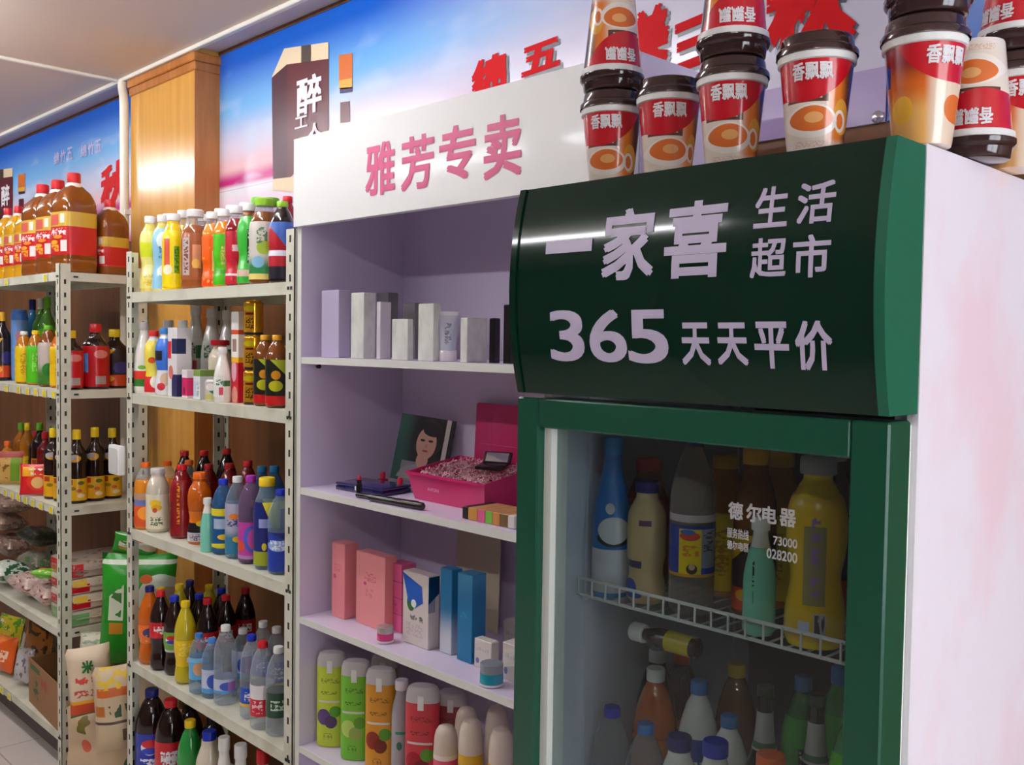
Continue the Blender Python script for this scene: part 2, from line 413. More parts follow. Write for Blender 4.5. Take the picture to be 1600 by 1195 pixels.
# ------------------------------------------------------------------ fluorescent tube lamps on the ceiling
TM = mat('lit_tube', (250, 251, 255), .5, emit=TUBE)
HOUS = mat('lamp_housing', (232, 232, 228), .4)
TCAP = mat('lamp_socket', (210, 210, 208), .5)
for k, (xa, y, desc) in enumerate(((-3.95, .70, 'before the steel bottle shelves'), (-2.35-.0, .74, 'before the white rack'), (-5.9, .70, 'before the oil shelf'), (-4.2, -1.0, 'in the middle row, farther in'), (-2.72, -1.0, 'in the middle row, nearer'), (.9, -1.0, 'by the window, added to light the fridge'))):  # the last lamp is added to brighten the fridge
    t = empty('tube_lamp', (xa, y, CZ))
    obj('housing', box(-.62, .62, -.03, .03, -.045, 0, .004), HOUS, t)
    for s in (-1, 1): obj('socket', box(s*.61-.012, s*.61+.012, -.02, .02, -.085, -.045, .003), TCAP, t)
    obj('tube', tube([(-.60, 0, -.068), (.60, 0, -.068)], .013, 10), TM, t)
    tag(t, 'white fluorescent tube lamp on the ceiling ' + desc, 'lamp', 'ceiling tube lamps')

# ------------------------------------------------------------------ wall posters
PZ0, PZ1 = H + .433, H + 1.088
def poster(name, x0, x1, m, label):
    t = empty(name, ((x0+x1)/2, WY-.004, PZ0)); w = (x1-x0)/2
    obj('sheet', box(-w, w, -.004, .004, 0, PZ1-PZ0), m, t)
    tag(t, label, 'poster', 'sky posters above the shelves')
    return t, (x0+x1)/2
SKY = [('grad', .0, .10, (246, 225, 240)), ('grad', .12, .20, (238, 240, 246)), ('band', .20, .205, (225, 190, 220)),
       ('grad', .205, .24, (196, 40, 130)), ('grad', .25, .33, (238, 196, 204)), ('grad', .32, .45, (220, 212, 232)), ('grad', .42, .68, (120, 186, 240)), ('grad', .62, .95, (12, 96, 206))]
pm1 = opmat('sky_poster_print', (226, 120, 170), SKY + [('cloud', 6, 5, .56, .72, .95, .55, (206, 222, 244))], .2, bumpy=(3, .05))
pm2 = opmat('sky_poster_print_main', (222, 120, 175), SKY + [('cloud', 7, 5, .54, .74, .95, .5, (206, 222, 244)), ('gradx', .35, .86, (196, 192, 208)), ('rect', .62, 1.01, .0, .16, (166, 146, 186))], .2, bumpy=(3, .05))
# the main sheet fades to pale grey with a lilac foot towards its right end
nt = MATS['sky_poster_print_main'].node_tree
XP1 = -.83
pt, pcx = poster('wall_poster', -3.468, XP1, pm2, 'long blue sky poster with maroon box above the white rack, right of the pillar')
pl, plx = poster('wall_poster', -6.6, -4.10, pm1, 'blue sky poster above the oil jugs, left of the wood pillar')
pr, prx = poster('wall_poster', XP1+.004, 1.6, opmat('sky_poster_blue', (24, 84, 190), [('grad', .0, .3, (120, 150, 215)), ('grad', .3, .9, (22, 80, 190))], .16), 'saturated blue poster strip behind the paper cups')
MAROON = mat('maroon_print', (92, 26, 38), .3); CREAMP = mat('cream_print', (232, 212, 176), .3); MARD = mat('dark_maroon_print', (70, 22, 44), .3)
AMB = mat('amber_print', (214, 110, 40), .3); GOLDP = mat('gold_print', (220, 170, 60), .3); NAVP = mat('navy_print', (50, 40, 90), .3); REDP = mat('red_print', (200, 8, 18), .6, spec=.15); SHP = mat('grey_print', (70, 74, 84), .3); LILP = mat('lilac_print', (186, 186, 230), .4); BRP = mat('brown_print', (70, 55, 45), .4)
PAD = WY - .0085
def quadprint(par, cx, name, pts, m, lay):
    """flat printed shape from photo points on the wall"""
    bm = bmesh.new(); Y = PAD - .0012*lay
    vs = []
    for p in pts:
        q = at(p[0], p[1], PAD); vs.append(bm.verts.new((q.x-cx, Y-(WY-.004), q.z-PZ0)))
    bm.faces.new(vs); me = fin(bm, name)
    return obj(name, me, m, par)
def charprint(par, cx, ch, x0, y0, x1, y1, m, lay, bold=.03, rot=0, sl=0):
    bm = glyphs(ch, bold); Y = PAD - .0012*lay
    xm, ym = (x0+x1)/2, (y0+y1)/2
    xa, xb = at(x0, ym, PAD).x, at(x1, ym, PAD).x; za, zb = at(xm, y1, PAD).z, at(xm, y0, PAD).z
    for v in bm.verts:
        u, w_ = v.co.x-.5, v.co.y-.5
        X = (xa+xb)/2 + u*(xb-xa); Z = (za+zb)/2 + w_*(zb-za) + sl*u*(zb-za)
        v.co = (X-cx, Y-(WY-.004)-v.co.z, Z-PZ0)
    return obj('lettering', plainfin(bm, 'text'), m, par)
def boxprint(par, cx, dx, dy, s=1.0):
    Q = lambda pts: [(dx+(a-425)*s, dy+(b-75)*s) for a, b in pts]
    quadprint(par, cx, 'printed_box', Q([(425,122),(449,99),(449,283),(427,283)]), MARD, 1)
    quadprint(par, cx, 'printed_box', Q([(449,99),(514,92),(514,212),(449,283)]), MAROON, 1)
    quadprint(par, cx, 'printed_box_lid', Q([(425,122),(445,76),(514,66),(514,92),(449,101)]), CREAMP, 2)
    quadprint(par, cx, 'printed_box_base', Q([(427,280),(460,276),(460,300),(427,297)]), CREAMP, 2)
    quadprint(par, cx, 'printed_tab', Q([(472,72),(487,70),(487,96),(472,98)]), BRP, 3)
    quadprint(par, cx, 'printed_bottle', Q([(530,86),(551,83),(551,128),(530,130)]), AMB, 1)
    quadprint(par, cx, 'printed_bottle', Q([(531,126),(551,122),(551,138),(531,140)]), GOLDP, 2)
    quadprint(par, cx, 'printed_bottle', Q([(532,138),(551,136),(551,143),(532,146)]), NAVP, 2)
    quadprint(par, cx, 'printed_bottle', Q([(532,160),(547,158),(547,190),(532,192)]), MAROON, 1)
boxprint(pt, pcx, 425, 75)
for ch, b in (('醉', (465, 118, 504, 178)), ('工', (462, 182, 482, 200)), ('人', (480, 192, 506, 216))): charprint(pt, pcx, ch, *b, INK, 3, .03)
for ch, b in (('绵', (738, 88, 792, 150)), ('五', (816, 66, 876, 112)), ('美', (985, 12, 1046, 104)), ('三', (1052, 30, 1104, 108)), ('秋', (1196, -70, 1340, 82))):
    charprint(pt, pcx, ch, *(v+4 for v in b), SHP, 1, .05, sl=.1); charprint(pt, pcx, ch, *b, REDP, 2, .05, sl=.1)
boxprint(pl, plx, -26, 267, .52)
charprint(pl, plx, '醉', 3, 289, 16, 322, INK, 3, .03)
charprint(pl, plx, '秋', 158, 254, 198, 322, REDP, 2, .04, sl=.15)
for x0, x1, dy in ((84, 115, 0), (126, 160, -12)):
    for k, ch in enumerate('绵竹五'):
        w_ = (x1-x0)/3; charprint(pl, plx, ch, x0+k*w_+1, 238+dy-k*4, x0+(k+1)*w_-1, 258+dy-k*4, LILP, 2, .03)
sc1 = obj('poster_screw', lathe([(.012, 0), (.012, .003), (.006, .007)], 12), mat('screw_steel', (190, 190, 196), .25, .9), pt)
q = at(1372, 183, PAD); sc1.location = (q.x-pcx, PAD-(WY-.004), q.z-PZ0); sc1.rotation_euler = (math.pi/2, 0, 0)

# ================================================================== steel shelving
def shelving(name, label, x0, x1, yf, yb, ztop, zs, lip=.033):
    """slotted-angle shelf unit: four posts and pressed trays"""
    t = empty(name, (x0, yf, 0)); W = x1-x0; D = yb-yf; a = .040; th = .0025
    slot = []
    for (px_, sx, py_, sy_) in ((0, 1, 0, 1), (W, -1, 0, 1), (0, 1, D, -1), (W, -1, D, -1)):
        f = lambda u, v: (min(u, v), max(u, v))
        p = obj('post', boxes([(*f(px_, px_+sx*a), *f(py_, py_+sy_*th), 0, ztop), (*f(px_, px_+sx*th), *f(py_, py_+sy_*a), 0, ztop)]), STEEL, t)
        hs = []; z = .03
        while z < ztop-.03:
            hs.append((*f(px_+sx*.016, px_+sx*.024), *f(py_-sy_*.0006, py_+sy_*(th+.0006)), z, z+.018))
            hs.append((*f(px_-sx*.0006, px_+sx*(th+.0006)), *f(py_+sy_*.016, py_+sy_*.024), z, z+.018)); z += .05
        o = obj('slots', boxes(hs), DARK, p); o['kind'] = 'stuff'
    for z in zs:
        s = obj('shelf', boxes([(th, W-th, th, D-th, z-.004, z), (th, W-th, th+.0005, th+.003, z-lip, z-.004), (th, W-th, D-th-.003, D-th-.0005, z-lip, z-.004), (th+.0005, th+.003, th+.003, D-th-.003, z-lip, z-.004), (W-th-.003, W-th-.0005, th+.003, D-th-.003, z-lip, z-.004)]), STEEL, t)
        bl = []
        for xx in (.014, .028, W-.028, W-.014):
            bl.append((xx-.004, xx+.004, -.002, th+.001, z-lip*.5-.004, z-lip*.5+.004))
        for yy in (.06, D-.06): bl.append((W-th-.001, W+.002, yy-.008, yy+.008, z-lip*.5-.003, z-lip*.5+.003))
        obj('bolts', boxes(bl), DARK, s)
    tag(t, label, 'shelf'); return t
S = [H+.150, H-.183, H-.634, H-1.080, H-1.520]
T = [H+.246, H-.203, H-.652, H-1.125, H-1.530]
shelving('steel_shelving_unit', 'cream slotted-steel shelf unit full of drink bottles, beside the white rack', -3.18, -2.141, 1.315, 1.665, H+.284, S)
shelving('steel_shelving_unit', 'cream slotted-steel shelf unit with oil jugs and soy sauce, far left', -4.84, -3.79, 1.315, 1.655, H+.278, T)
kick_shade = obj('kick_shade_board', box(0, 1.03, 0, .01, .02, T[4]-.035), mat('kick_shade_tone', (70, 60, 58), .6), None, (-4.83, 1.36, 0))  # dark board stands in for the kick shadow under the unit
tag(kick_shade, 'dark board painting the shade under the bottom shelf of the far left unit', 'board')

# ================================================================== white rack with lavender inside
LAV = mat('lavender_laminate', (220, 208, 232), .35)
RW = mat('white_laminate', (240, 242, 240), .3, coat=.2)
REDGE = mat('white_edge_band', (226, 228, 222), .35)
RX0, RX1, RY0, RY1 = -2.135, -1.045, 1.32, 1.655
RZ = [H-.042, H-.375, H-.708, H-1.045, H-1.40]
rack = empty('display_rack', (RX0, RY0, 0)); W = RX1-RX0; D = RY1-RY0
RT = H + .505
for xa in (0, W-.018):
    o = obj('side_panel', box(xa, xa+.018, .002, D, 0, RT-.001), LAV, rack); obj('edge_band', box(xa, xa+.018, 0, .0018, 0, RT-.219), REDGE, o)
obj('back_panel', box(.0182, W-.0182, D-.010, D-.001, .06, RT-.019), LAV, rack)
obj('top_panel', box(.0182, W-.0182, .0185, D-.001, RT-.018, RT-.001), LAV, rack)
hd = obj('header_board', box(0, W, -.012, -.0002, RT-.219, RT), RW, rack)
obj('header_return', box(.0182, W-.0182, .001, .018, RT-.217, RT-.002), LAV, hd)
for z in RZ + [.10]:
    s = obj('shelf', box(.0184, W-.0184, .004, D-.0105, z-.017, z), LAV, rack); obj('edge_band', box(.0184, W-.0184, .001, .0038, z-.017, z), REDGE, s)
    for yy in (.05, D-.06): obj('shelf_pin', lathe([(.006, 0), (.006, .008)], 8), CAPS['black'], s, (.0186, yy, z-.024), (0, math.pi/2, 0))
PINK = mat('pink_sign_ink', (222, 92, 140), .4)
for ch, x0, y0, x1, y1 in (('雅', 571, 222, 617, 305), ('芳', 627, 211, 678, 296), ('专', 686, 195, 743, 281.5), ('卖', 756, 179, 815, 277.5)):
    Y = RY0-.0128; bm = glyphs(ch, .028); xm, ym = (x0+x1)/2, (y0+y1)/2
    xa, xb = at(x0, ym, Y).x, at(x1, ym, Y).x; za, zb = at(xm, y1, Y).z, at(xm, y0, Y).z
    for v in bm.verts: v.co = (xa+v.co.x*(xb-xa)-RX0, Y-RY0-v.co.z, za+v.co.y*(zb-za))
    obj('lettering', plainfin(bm, 'text'), PINK, hd)
tag(rack, 'white display rack with lavender shelves and pink lettering on its header', 'rack')

# ================================================================== green drinks fridge
FY = 1.024
GREEN = mat('green_enamel', (3, 78, 56), .32, coat=.2)
GREEND = mat('dark_green_sign', (3, 42, 30), .09, spec=.4)
GREENS = mat('green_sign_end', (22, 104, 78), .35)
FW = mat('fridge_side_film', (244, 236, 246), .4, noise=((247, 220, 230), (2.6, 5.5, 4.2), .5, .7))
LINER = mat('fridge_liner', (206, 210, 222), .35)
FX0, FX1 = -1.007*FY, -.4465*FY
FZT = H+.233; SZ0, SZ1 = H-.0735, H+.2295
fr = empty('drinks_fridge', (FX0, FY, 0)); FWd = FX1-FX0; CB = .075; FD = .66
cabi = obj('cabinet', boxes([(0, .028, CB, FD, .08, FZT), (FWd-.028, FWd-.0008, CB, FD, .08, FZT), (.0282, FWd-.0282, CB, FD-.041, FZT-.30, FZT-.0005), (.0282, FWd-.0282, CB, FD-.041, .08, .20)]), LINER, fr)
obj('back_liner', box(.0282, FWd-.0282, FD-.04, FD, .08, FZT-.001), mat('shade_toned_back_liner', (70, 74, 84), .5), cabi)  # white liner toned dark here, the cabinet's inner shade painted in
obj('side_film', box(FWd-.0006, FWd+.0004, CB+.003, FD-.002, .085, FZT-.001), FW, cabi)
obj('corner_strip', box(FWd-.012, FWd+.001, CB-.004, CB+.0028, .085, FZT-.001), mat('white_corner_strip', (240, 236, 242), .3), cabi)
for s in (.04, FWd-.07):
    for yy in (CB+.05, FD-.08): obj('foot', lathe([(.022, 0), (.022, .02), (.012, .025), (.012, .08)], 12), CAPS['black'], fr, (s+.015, yy, 0))
# light box with a bulging face
def bulge(z):
    u = (z-(SZ0+SZ1)/2)/((SZ1-SZ0)/2); return -.021*(1-u*u)
bm = bmesh.new(); prof = [(bulge(SZ0+(SZ1-SZ0)*i/24), SZ0+(SZ1-SZ0)*i/24) for i in range(25)]
vv = [[bm.verts.new((x, y, z)) for y, z in prof] for x in (.012, FWd-.012)]
for i in range(24): bm.faces.new((vv[0][i], vv[1][i], vv[1][i+1], vv[0][i+1]))
bk = [[bm.verts.new((x, CB-.006, z)) for z in (SZ0, SZ1)] for x in (.012, FWd-.012)]
bm.faces.new((vv[0][-1], vv[1][-1], bk[1][1], bk[0][1])); bm.faces.new((vv[0][0], bk[0][0], bk[1][0], vv[1][0]))
bm.faces.new((bk[0][0], bk[0][1], bk[1][1], bk[1][0]))
bm.faces.new(vv[0] + bk[0][::-1]); bm.faces.new(vv[1][::-1] + bk[1])
sign = obj('light_box', fin(bm, 'sign', 30), GREEND, fr)
for xa, xb, nm in ((0, .0118, 0), (FWd-.0118, FWd+.0005, 1)):
    bm = bmesh.new(); A = []
    for x in (xa, xb):
        ring = [bm.verts.new((x, y-.003, z)) for y, z in prof] + [bm.verts.new((x, CB-.006, SZ1)), bm.verts.new((x, CB-.006, SZ0))]; A.append(ring)
    n_ = len(A[0])
    for i in range(n_): bm.faces.new((A[0][i], A[0][(i+1) % n_], A[1][(i+1) % n_], A[1][i]))
    bm.faces.new(A[0][::-1]); bm.faces.new(A[1])
    obj('end_cap', fin(bm, 'cap', 30), GREENS if nm else GREEND, sign)
SIGNINK = mat('lilac_sign_ink', (208, 198, 226), .4)
for ch, x0, y0, x1, y1, bd in (('一',858,376,930,395,.02),('家',947,325,1028,438,.03),('喜',1044,313,1141,434.6,.03),('生',1182,291,1234,356,.022),('活',1248,283,1307.6,349.6,.022),('超',1179,372,1235,434.6,.022),('市',1244.7,367,1304,434,.022),
        ('3',863,485,916.6,564.6,.018),('6',925,484,983,566,.018),('5',984.6,484,1048,568,.018),('天',1068,504,1113,570.6,.028),('天',1123.6,504,1171.6,570.6,.028),('平',1182,502.6,1236,576,.028),('价',1245.6,501,1304,579,.028)):
    xm, ym = (x0+x1)/2, (y0+y1)/2; Y = FY-.012
    xa, xb = at(x0, ym, Y).x, at(x1, ym, Y).x; za, zb = at(xm, y1, Y).z, at(xm, y0, Y).z
    bm = glyphs(ch, bd); slice_bm(bm, 1, [i/6 for i in range(1, 6)])
    for v in bm.verts:
        z = za+v.co.y*(zb-za); v.co = (xa+v.co.x*(xb-xa)-FX0, bulge(z)-.0008-v.co.z, z)
    obj('lettering', plainfin(bm, 'text'), SIGNINK, sign)
# door with frame, gasket, pane
DZ1 = H-.0805; DZ0 = .14; OX0, OX1 = .041, FWd-.045; OZ1 = H-.124; OZ0 = .20
DD = .055
door = obj('door', boxes([(-.004, OX0, 0, DD, DZ0, DZ1), (OX1, FWd, 0, DD, DZ0, DZ1), (OX0, OX1, 0, DD, OZ1, DZ1), (OX0, OX1, 0, DD, DZ0, OZ0)], .0025), GREEN, fr)
GASK = mat('white_gasket', (228, 232, 224), .45)
obj('gasket', boxes([(.002, FWd-.006, DD+.001, CB-.005, DZ0+.01, DZ0+.035), (.002, FWd-.006, DD+.001, CB-.005, DZ1-.035, DZ1-.006), (.002, .028, DD+.001, CB-.005, DZ0+.036, DZ1-.036), (FWd-.032, FWd-.006, DD+.001, CB-.005, DZ0+.036, DZ1-.036)]), GASK, door)
obj('inner_frame', boxes([(OX0+.0005, OX0+.015, .014, .05, OZ0, OZ1-.001)]), GASK, door)
obj('hinge', box(.035, .05, .02, .05, DZ1+.0005, SZ0-.0005), GASK, door)
pane = obj('pane', box(OX0+.0155, OX1-.0005, .026, .031, OZ0+.0005, OZ1-.0005), glassmat('fridge_glass', (232, 238, 238)), door)
DECAL = clearmat('white_glass_decal', (236, 236, 236), .45, .5)
GY = FY+.0252
def glasstext(ch, x0, y0, x1, y1, bd=.02):
    xm, ym = (x0+x1)/2, (y0+y1)/2
    xa, xb = at(x0, ym, GY).x, at(x1, ym, GY).x; za, zb = at(xm, y1, GY).z, at(xm, y0, GY).z
    bm = glyphs(ch, bd)
    for v in bm.verts: v.co = (xa+v.co.x*(xb-xa)-FX0, GY-FY-v.co.z, za+v.co.y*(zb-za))
    obj('glass_lettering', plainfin(bm, 'text'), DECAL, door)
for ch, b in (('德', (1138, 784, 1161, 812)), ('尔', (1166, 787, 1190, 816)), ('电', (1191, 791, 1214, 818)), ('器', (1218, 795, 1244, 823))): glasstext(ch, *b, .035)
glasstext('服务热线', 1136, 826, 1170, 842); glasstext('73000', 1208, 840, 1246, 854); glasstext('德尔电器', 1136, 846, 1170, 860); glasstext('028200', 1198, 860, 1246, 876)
# wire shelves
WIRE = mat('white_wire', (214, 216, 214), .4)
FS = [H-.362, H-.760]
def wire_shelf(zs, yf):
    xa, xb = .036, FWd-.036; yb = FD-.06
    s = obj('wire_shelf', tube([(xa, yf, zs-.004), (xb, yf, zs-.004)], .0028, 6), WIRE, fr)
    obj('rail', tube([(xa, yf, zs-.030), (xb, yf, zs-.030)], .0028, 6), WIRE, s); obj('rail', tube([(xa, yb, zs-.036), (xb, yb, zs-.036)], .0028, 6), WIRE, s)
    obj('rail', tube([(xa, (yf+yb)/2, zs-.036), (xb, (yf+yb)/2, zs-.036)], .0025, 6), WIRE, s)
    n_ = 19; me = tube([(0, -.0035, -.003), (0, -.0035, -.028), (0, .003, -.0322), (0, yb-yf, -.0322)], .0017, 6)
    for i in range(n_): obj('wire', me, WIRE, s, (xa+.006+(xb-xa-.012)*i/(n_-1), yf, zs))
    for x in (xa, xb): obj('clip', box(x-.007, x+.007, yf+.02, yf+.05, zs-.044, zs-.039), WIRE, s)
for z in FS: wire_shelf(z, .100)
obj('shelf_rail', boxes([(.0285, .034, CB+.05, CB+.075, .22, FZT-.31), (.0285, .034, FD-.10, FD-.075, .22, FZT-.31)]), LINER, fr)
tag(fr, 'green glass-door drinks fridge with white Chinese lettering and pale pink side', 'fridge')

# ================================================================== paper cups of milk tea on the fridge
CUPH, CUPT, CUPB = .130, .0455, .0325
def cupr(z): return CUPB + (CUPT-CUPB)*min(max(z/CUPH, 0), 1)
CUPM = opmat('cup_print', (236, 222, 206), [('gradx', .52, .74, (238, 130, 40)), ('gradx', .76, .90, (70, 24, 26)), ('grad', .16, .02, (240, 230, 222)), ('ell', .80, .34, .10, .16, (236, 170, 60)),
    ('rect', .12, .62, .47, .60, (92, 52, 40)), ('text', .16, .55, .50, .57, 60, 30, (220, 190, 170)), ('ell', .78, .30, .075, .10, (244, 232, 220)), ('ell', .78, .30, .045, .07, (228, 120, 50)),
    ('ell', .42, .30, .32, .155, (246, 236, 226)), ('ell', .42, .32, .27, .115, (226, 116, 48)), ('ell', .44, .33, .12, .05, (240, 176, 110)),
    ('text', .2, .8, .06, .12, 70, 60, (226, 190, 170)), ('ell', .30, 1.0, .66, .52, (206, 16, 36)), ('ell', .36, .60, .22, .07, (206, 16, 36)), ('band', .935, 1.01, (240, 226, 220))], .25, coat=.5)
CUPM2 = opmat('cup_print_side', (240, 180, 100), [('grad', .25, .5, (226, 110, 30)), ('grad', .5, .72, (150, 20, 24)), ('gradx', .5, .64, (238, 214, 190)), ('ell', .26, .3, .12, .12, (250, 190, 60)), ('rect', .03, .11, .52, .70, (40, 70, 170)), ('ell', .86, .30, .12, .12, (226, 116, 48)),
    ('ell', .85, 1.02, .70, .50, (206, 16, 36)), ('band', .935, 1.01, (240, 226, 220))], .25, coat=.5)
LIDM = mat('brown_cup_lid', (58, 36, 36), .12, coat=.4)
def cup(px, lidpx, Y, z, flip=False, a=0, m=CUPM, label='', la=0):
    x = Xat(px, z+.05, Y); rz = math.atan2(-x, Y) + a
    t = empty('milk_tea_cup', (x, Y, z), rz)
    par = t
    R0 = (0, math.pi, 0) if flip else (0, 0, 0); zz = CUPH+.0157 if flip else 0
    body = obj('cup_body', lathe([(CUPB*.97, 0), (CUPB, .003), (cupr(CUPH*.5), CUPH*.5), (CUPT, CUPH)], 28), m, t, (0, 0, zz), R0)
    lid = obj('lid', lathe([(CUPT-.004, CUPH-.009), (CUPT+.0035, CUPH-.009), (CUPT+.0035, CUPH-.003), (CUPT+.0015, CUPH), (CUPT-.001, CUPH+.002), (CUPT-.0025, CUPH+.0125), (CUPT-.004, CUPH+.0145), (CUPT-.007, CUPH+.0155)][1:], 28, capb=False), LIDM, t, (0, 0, zz), R0)
    lid.location.z += (-.0 if not flip else 0)
    rim = obj('rim', lathe([(CUPT-.0015, CUPH-.019), (CUPT+.0012, CUPH-.018), (CUPT+.0016, CUPH-.010), (CUPT, CUPH-.009)], 28, capb=False, capt=False), WHITE, t, (0, 0, zz), R0)
    lm = wrap_text(('cup', 'xpp'), '香飘飘', .050, .021, CUPH*.745, cupr, .0007, .03, -.22)
    obj('lettering', lm, INK, t, (0, 0, zz), (0, math.pi, la) if flip else (0, 0, la))
    tag(t, label, 'cup', 'milk tea cups on the fridge top', px)
    return t
FT = FZT+.0006
STK = CUPH+.0163
cup(955, 92, 1.135, FT, label='lower upright red milk tea cup at the left end of the fridge top')
cup(957, 92, 1.135, FT+STK, True, .1, label='upside-down red milk tea cup stacked at the left end of the fridge top')
cup(1044, 92, 1.135, FT, a=.25, label='single short-looking milk tea cup, second along the fridge top')
cup(1142, 92, 1.115, FT, a=.12, label='lower upright milk tea cup in the middle two-cup stack')
cup(1146, 92, 1.115, FT+STK, True, -.1, label='upside-down milk tea cup on top of the middle stack')
cup(1274, 92, 1.102, FT, a=.1, label='lone upright milk tea cup standing free with poster behind it')
cup(1442, 92, 1.128, FT, a=0, la=.85, m=CUPM2, label='lower upright milk tea cup at the front right corner of the fridge')
cup(1452, 92, 1.128, FT+STK, True, -.5, label='upside-down milk tea cup stacked at the front right corner of the fridge')
cup(1522, 92, 1.255, FT, True, -.3, label='upside-down milk tea cup resting on its lid behind the corner stack')
cup(1590, 92, 1.345, FT, a=-.2, la=.6, m=CUPM2, label='lower upright milk tea cup at the right edge of the picture')
cup(1590, 92, 1.345, FT+STK, True, -.9, label='upside-down milk tea cup at the top right edge of the picture')

# ================================================================== top steel shelf: juices and teas
LQ = {k: mat('drink_'+k, c, .10, coat=.3) for k, c in dict(paleyellow=(236, 214, 110), yellow=(246, 206, 20), orange=(226, 140, 40), brown=(150, 84, 40), red=(130, 20, 26), tea=(120, 66, 20), amber=(180, 110, 20), dark=(34, 16, 14), green=(90, 150, 60), milky=(214, 204, 182), beige=(214, 186, 140), mint=(126, 208, 182), white=(236, 234, 228), oil=(126, 66, 16), goldoil=(206, 150, 20), cyan=(60, 140, 200), lemon=(196, 176, 30), sprite=(40, 140, 60), fanta=(200, 96, 14)).items()}
def lab(name, base, *ops, rough=.3): return opmat('label_'+name, base, list(ops), rough, coat=.3)
L_PALE = lab('pale_yellow', (240, 230, 130), ('band', .55, .8, (216, 226, 40)), ('ell', .45, .3, .35, .12, (250, 240, 170)), ('text', .2, .8, .05, .25, 9, 26, (226, 190, 60)))
L_BLUE = lab('light_blue', (150, 205, 240), ('ell', .5, .8, .3, .14, (230, 244, 252)), ('ell', .6, .3, .35, .1, (236, 246, 252)), ('text', .3, .7, .5, .7, 12, 20, (60, 130, 190)))
L_YEL = lab('bright_yellow', (250, 222, 10), ('rect', .1, .34, .35, .85, (214, 90, 70)), ('rect', .52, .76, .24, .72, (120, 170, 20)), ('ell', .25, .3, .2, .09, (250, 246, 210)), ('text', .55, .73, .26, .7, 10, 24, (60, 110, 20)))
L_BRN = lab('brown_bottle', (158, 88, 48), ('rect', .06, .30, .1, .9, (190, 176, 170)), ('rect', .40, .70, .25, .75, (214, 150, 110)), ('ell', .52, .35, .14, .10, (236, 190, 90)), ('text', .1, .26, .15, .85, 8, 24, (120, 70, 60)))
L_ORG = lab('orange_wrap', (246, 96, 16), ('rect', .45, .75, .3, .7, (240, 200, 120)), ('band', .0, .14, (240, 70, 20)), ('blot', 7, .64, (250, 180, 60)))
L_GRN = lab('green_wrap', (78, 190, 26), ('ell', .5, .55, .2, .22, (150, 180, 60)), ('band', .22, .3, (60, 150, 30)), ('text', .35, .65, .4, .75, 14, 20, (190, 220, 120)))
L_RED = lab('crimson_wrap', (190, 28, 48), ('rect', .3, .7, .62, .74, (236, 190, 196)), ('band', .16, .2, (240, 220, 220)), ('blot', 8, .66, (220, 80, 90)))
L_GT = lab('green_tea_wrap', (60, 180, 60), ('rect', .42, .60, .3, .8, (30, 60, 40)), ('band', .1, .2, (220, 190, 170)), ('text', .44, .58, .32, .78, 8, 20, (190, 230, 190)))
L_TEA = lab('tea_white_green', (206, 200, 190), ('grad', .45, .2, (40, 130, 70)), ('ell', .5, .55, .25, .12, (160, 190, 60)), ('ell', .3, .3, .2, .1, (130, 180, 210)), ('band', .0, .1, (236, 214, 120)), ('text', .25, .6, .62, .9, 8, 18, (90, 130, 90)))
L_COLA2 = lab('red_blue_wrap', (176, 26, 40), ('diag', .6, .95, (60, 100, 180)), ('band', .4, .5, (230, 230, 240)), ('band', 0, .22, (30, 26, 40)))
g = 'drinks on the top steel shelf'; z = S[0]
W_, C_ = CAPS['white'], CAPS
B('juice_bottle', 'pale yellow juice bottle at the left end of the top steel shelf', 'bottle', 236, 338, z, 1.375, .033, 'wave', LQ['paleyellow'], W_, labels=[(.05, .80, L_PALE)], group=g)
B('juice_bottle', 'juice bottle with light blue wrapper on the top steel shelf', 'bottle', 254, 336, z, 1.39, .033, 'wave', LQ['paleyellow'], W_, labels=[(.04, .82, L_BLUE)], group=g)
B('juice_bottle', 'bright yellow juice bottle with green printed strip, top steel shelf', 'bottle', 271, 335, z, 1.37, .034, 'wide', LQ['yellow'], W_, labels=[(.05, .78, L_YEL)], group=g)
B('tea_bottle', 'wide brown tea bottle with white cap on the top steel shelf', 'bottle', 305, 328, z, 1.385, .042, 'wide', LQ['brown'], W_, capr=.62, labels=[(.12, .70, L_BRN)], group=g, fill=.80)
B('juice_bottle', 'orange-wrapped juice bottle right of the wide brown bottle', 'bottle', 333, 331, z, 1.375, .032, 'sport', LQ['orange'], W_, labels=[(.03, .68, L_ORG)], group=g, fill=.84)
B('juice_bottle', 'orange drink in a green sleeve on the top steel shelf', 'bottle', 351, 327, z, 1.37, .032, 'sport', LQ['orange'], W_, labels=[(.03, .68, L_GRN)], group=g, fill=.84)
B('juice_bottle', 'dark red juice bottle in crimson sleeve on the top steel shelf', 'bottle', 370, 322, z, 1.372, .032, 'sport', LQ['red'], W_, labels=[(.03, .68, L_RED)], group=g, fill=.84)
B('tea_bottle', 'green-sleeved tea bottle with white cap on the top steel shelf', 'bottle', 389, 319, z, 1.37, .032, 'wave', LQ['tea'], W_, labels=[(.03, .84, L_GT)], group=g)
B('tea_bottle', 'large brown tea bottle with white and green label, lime cap', 'bottle', 413, 309, z, 1.375, .041, 'wide', LQ['tea'], C_['lime'], labels=[(.06, .72, L_TEA)], group=g, fill=.84)
B('cola_bottle', 'red and blue wrapped bottle beside the right post of the top shelf', 'bottle', 441, 316, z, 1.38, .036, 'pet', LQ['dark'], C_['lime'], labels=[(.06, .74, L_COLA2)], group=g)
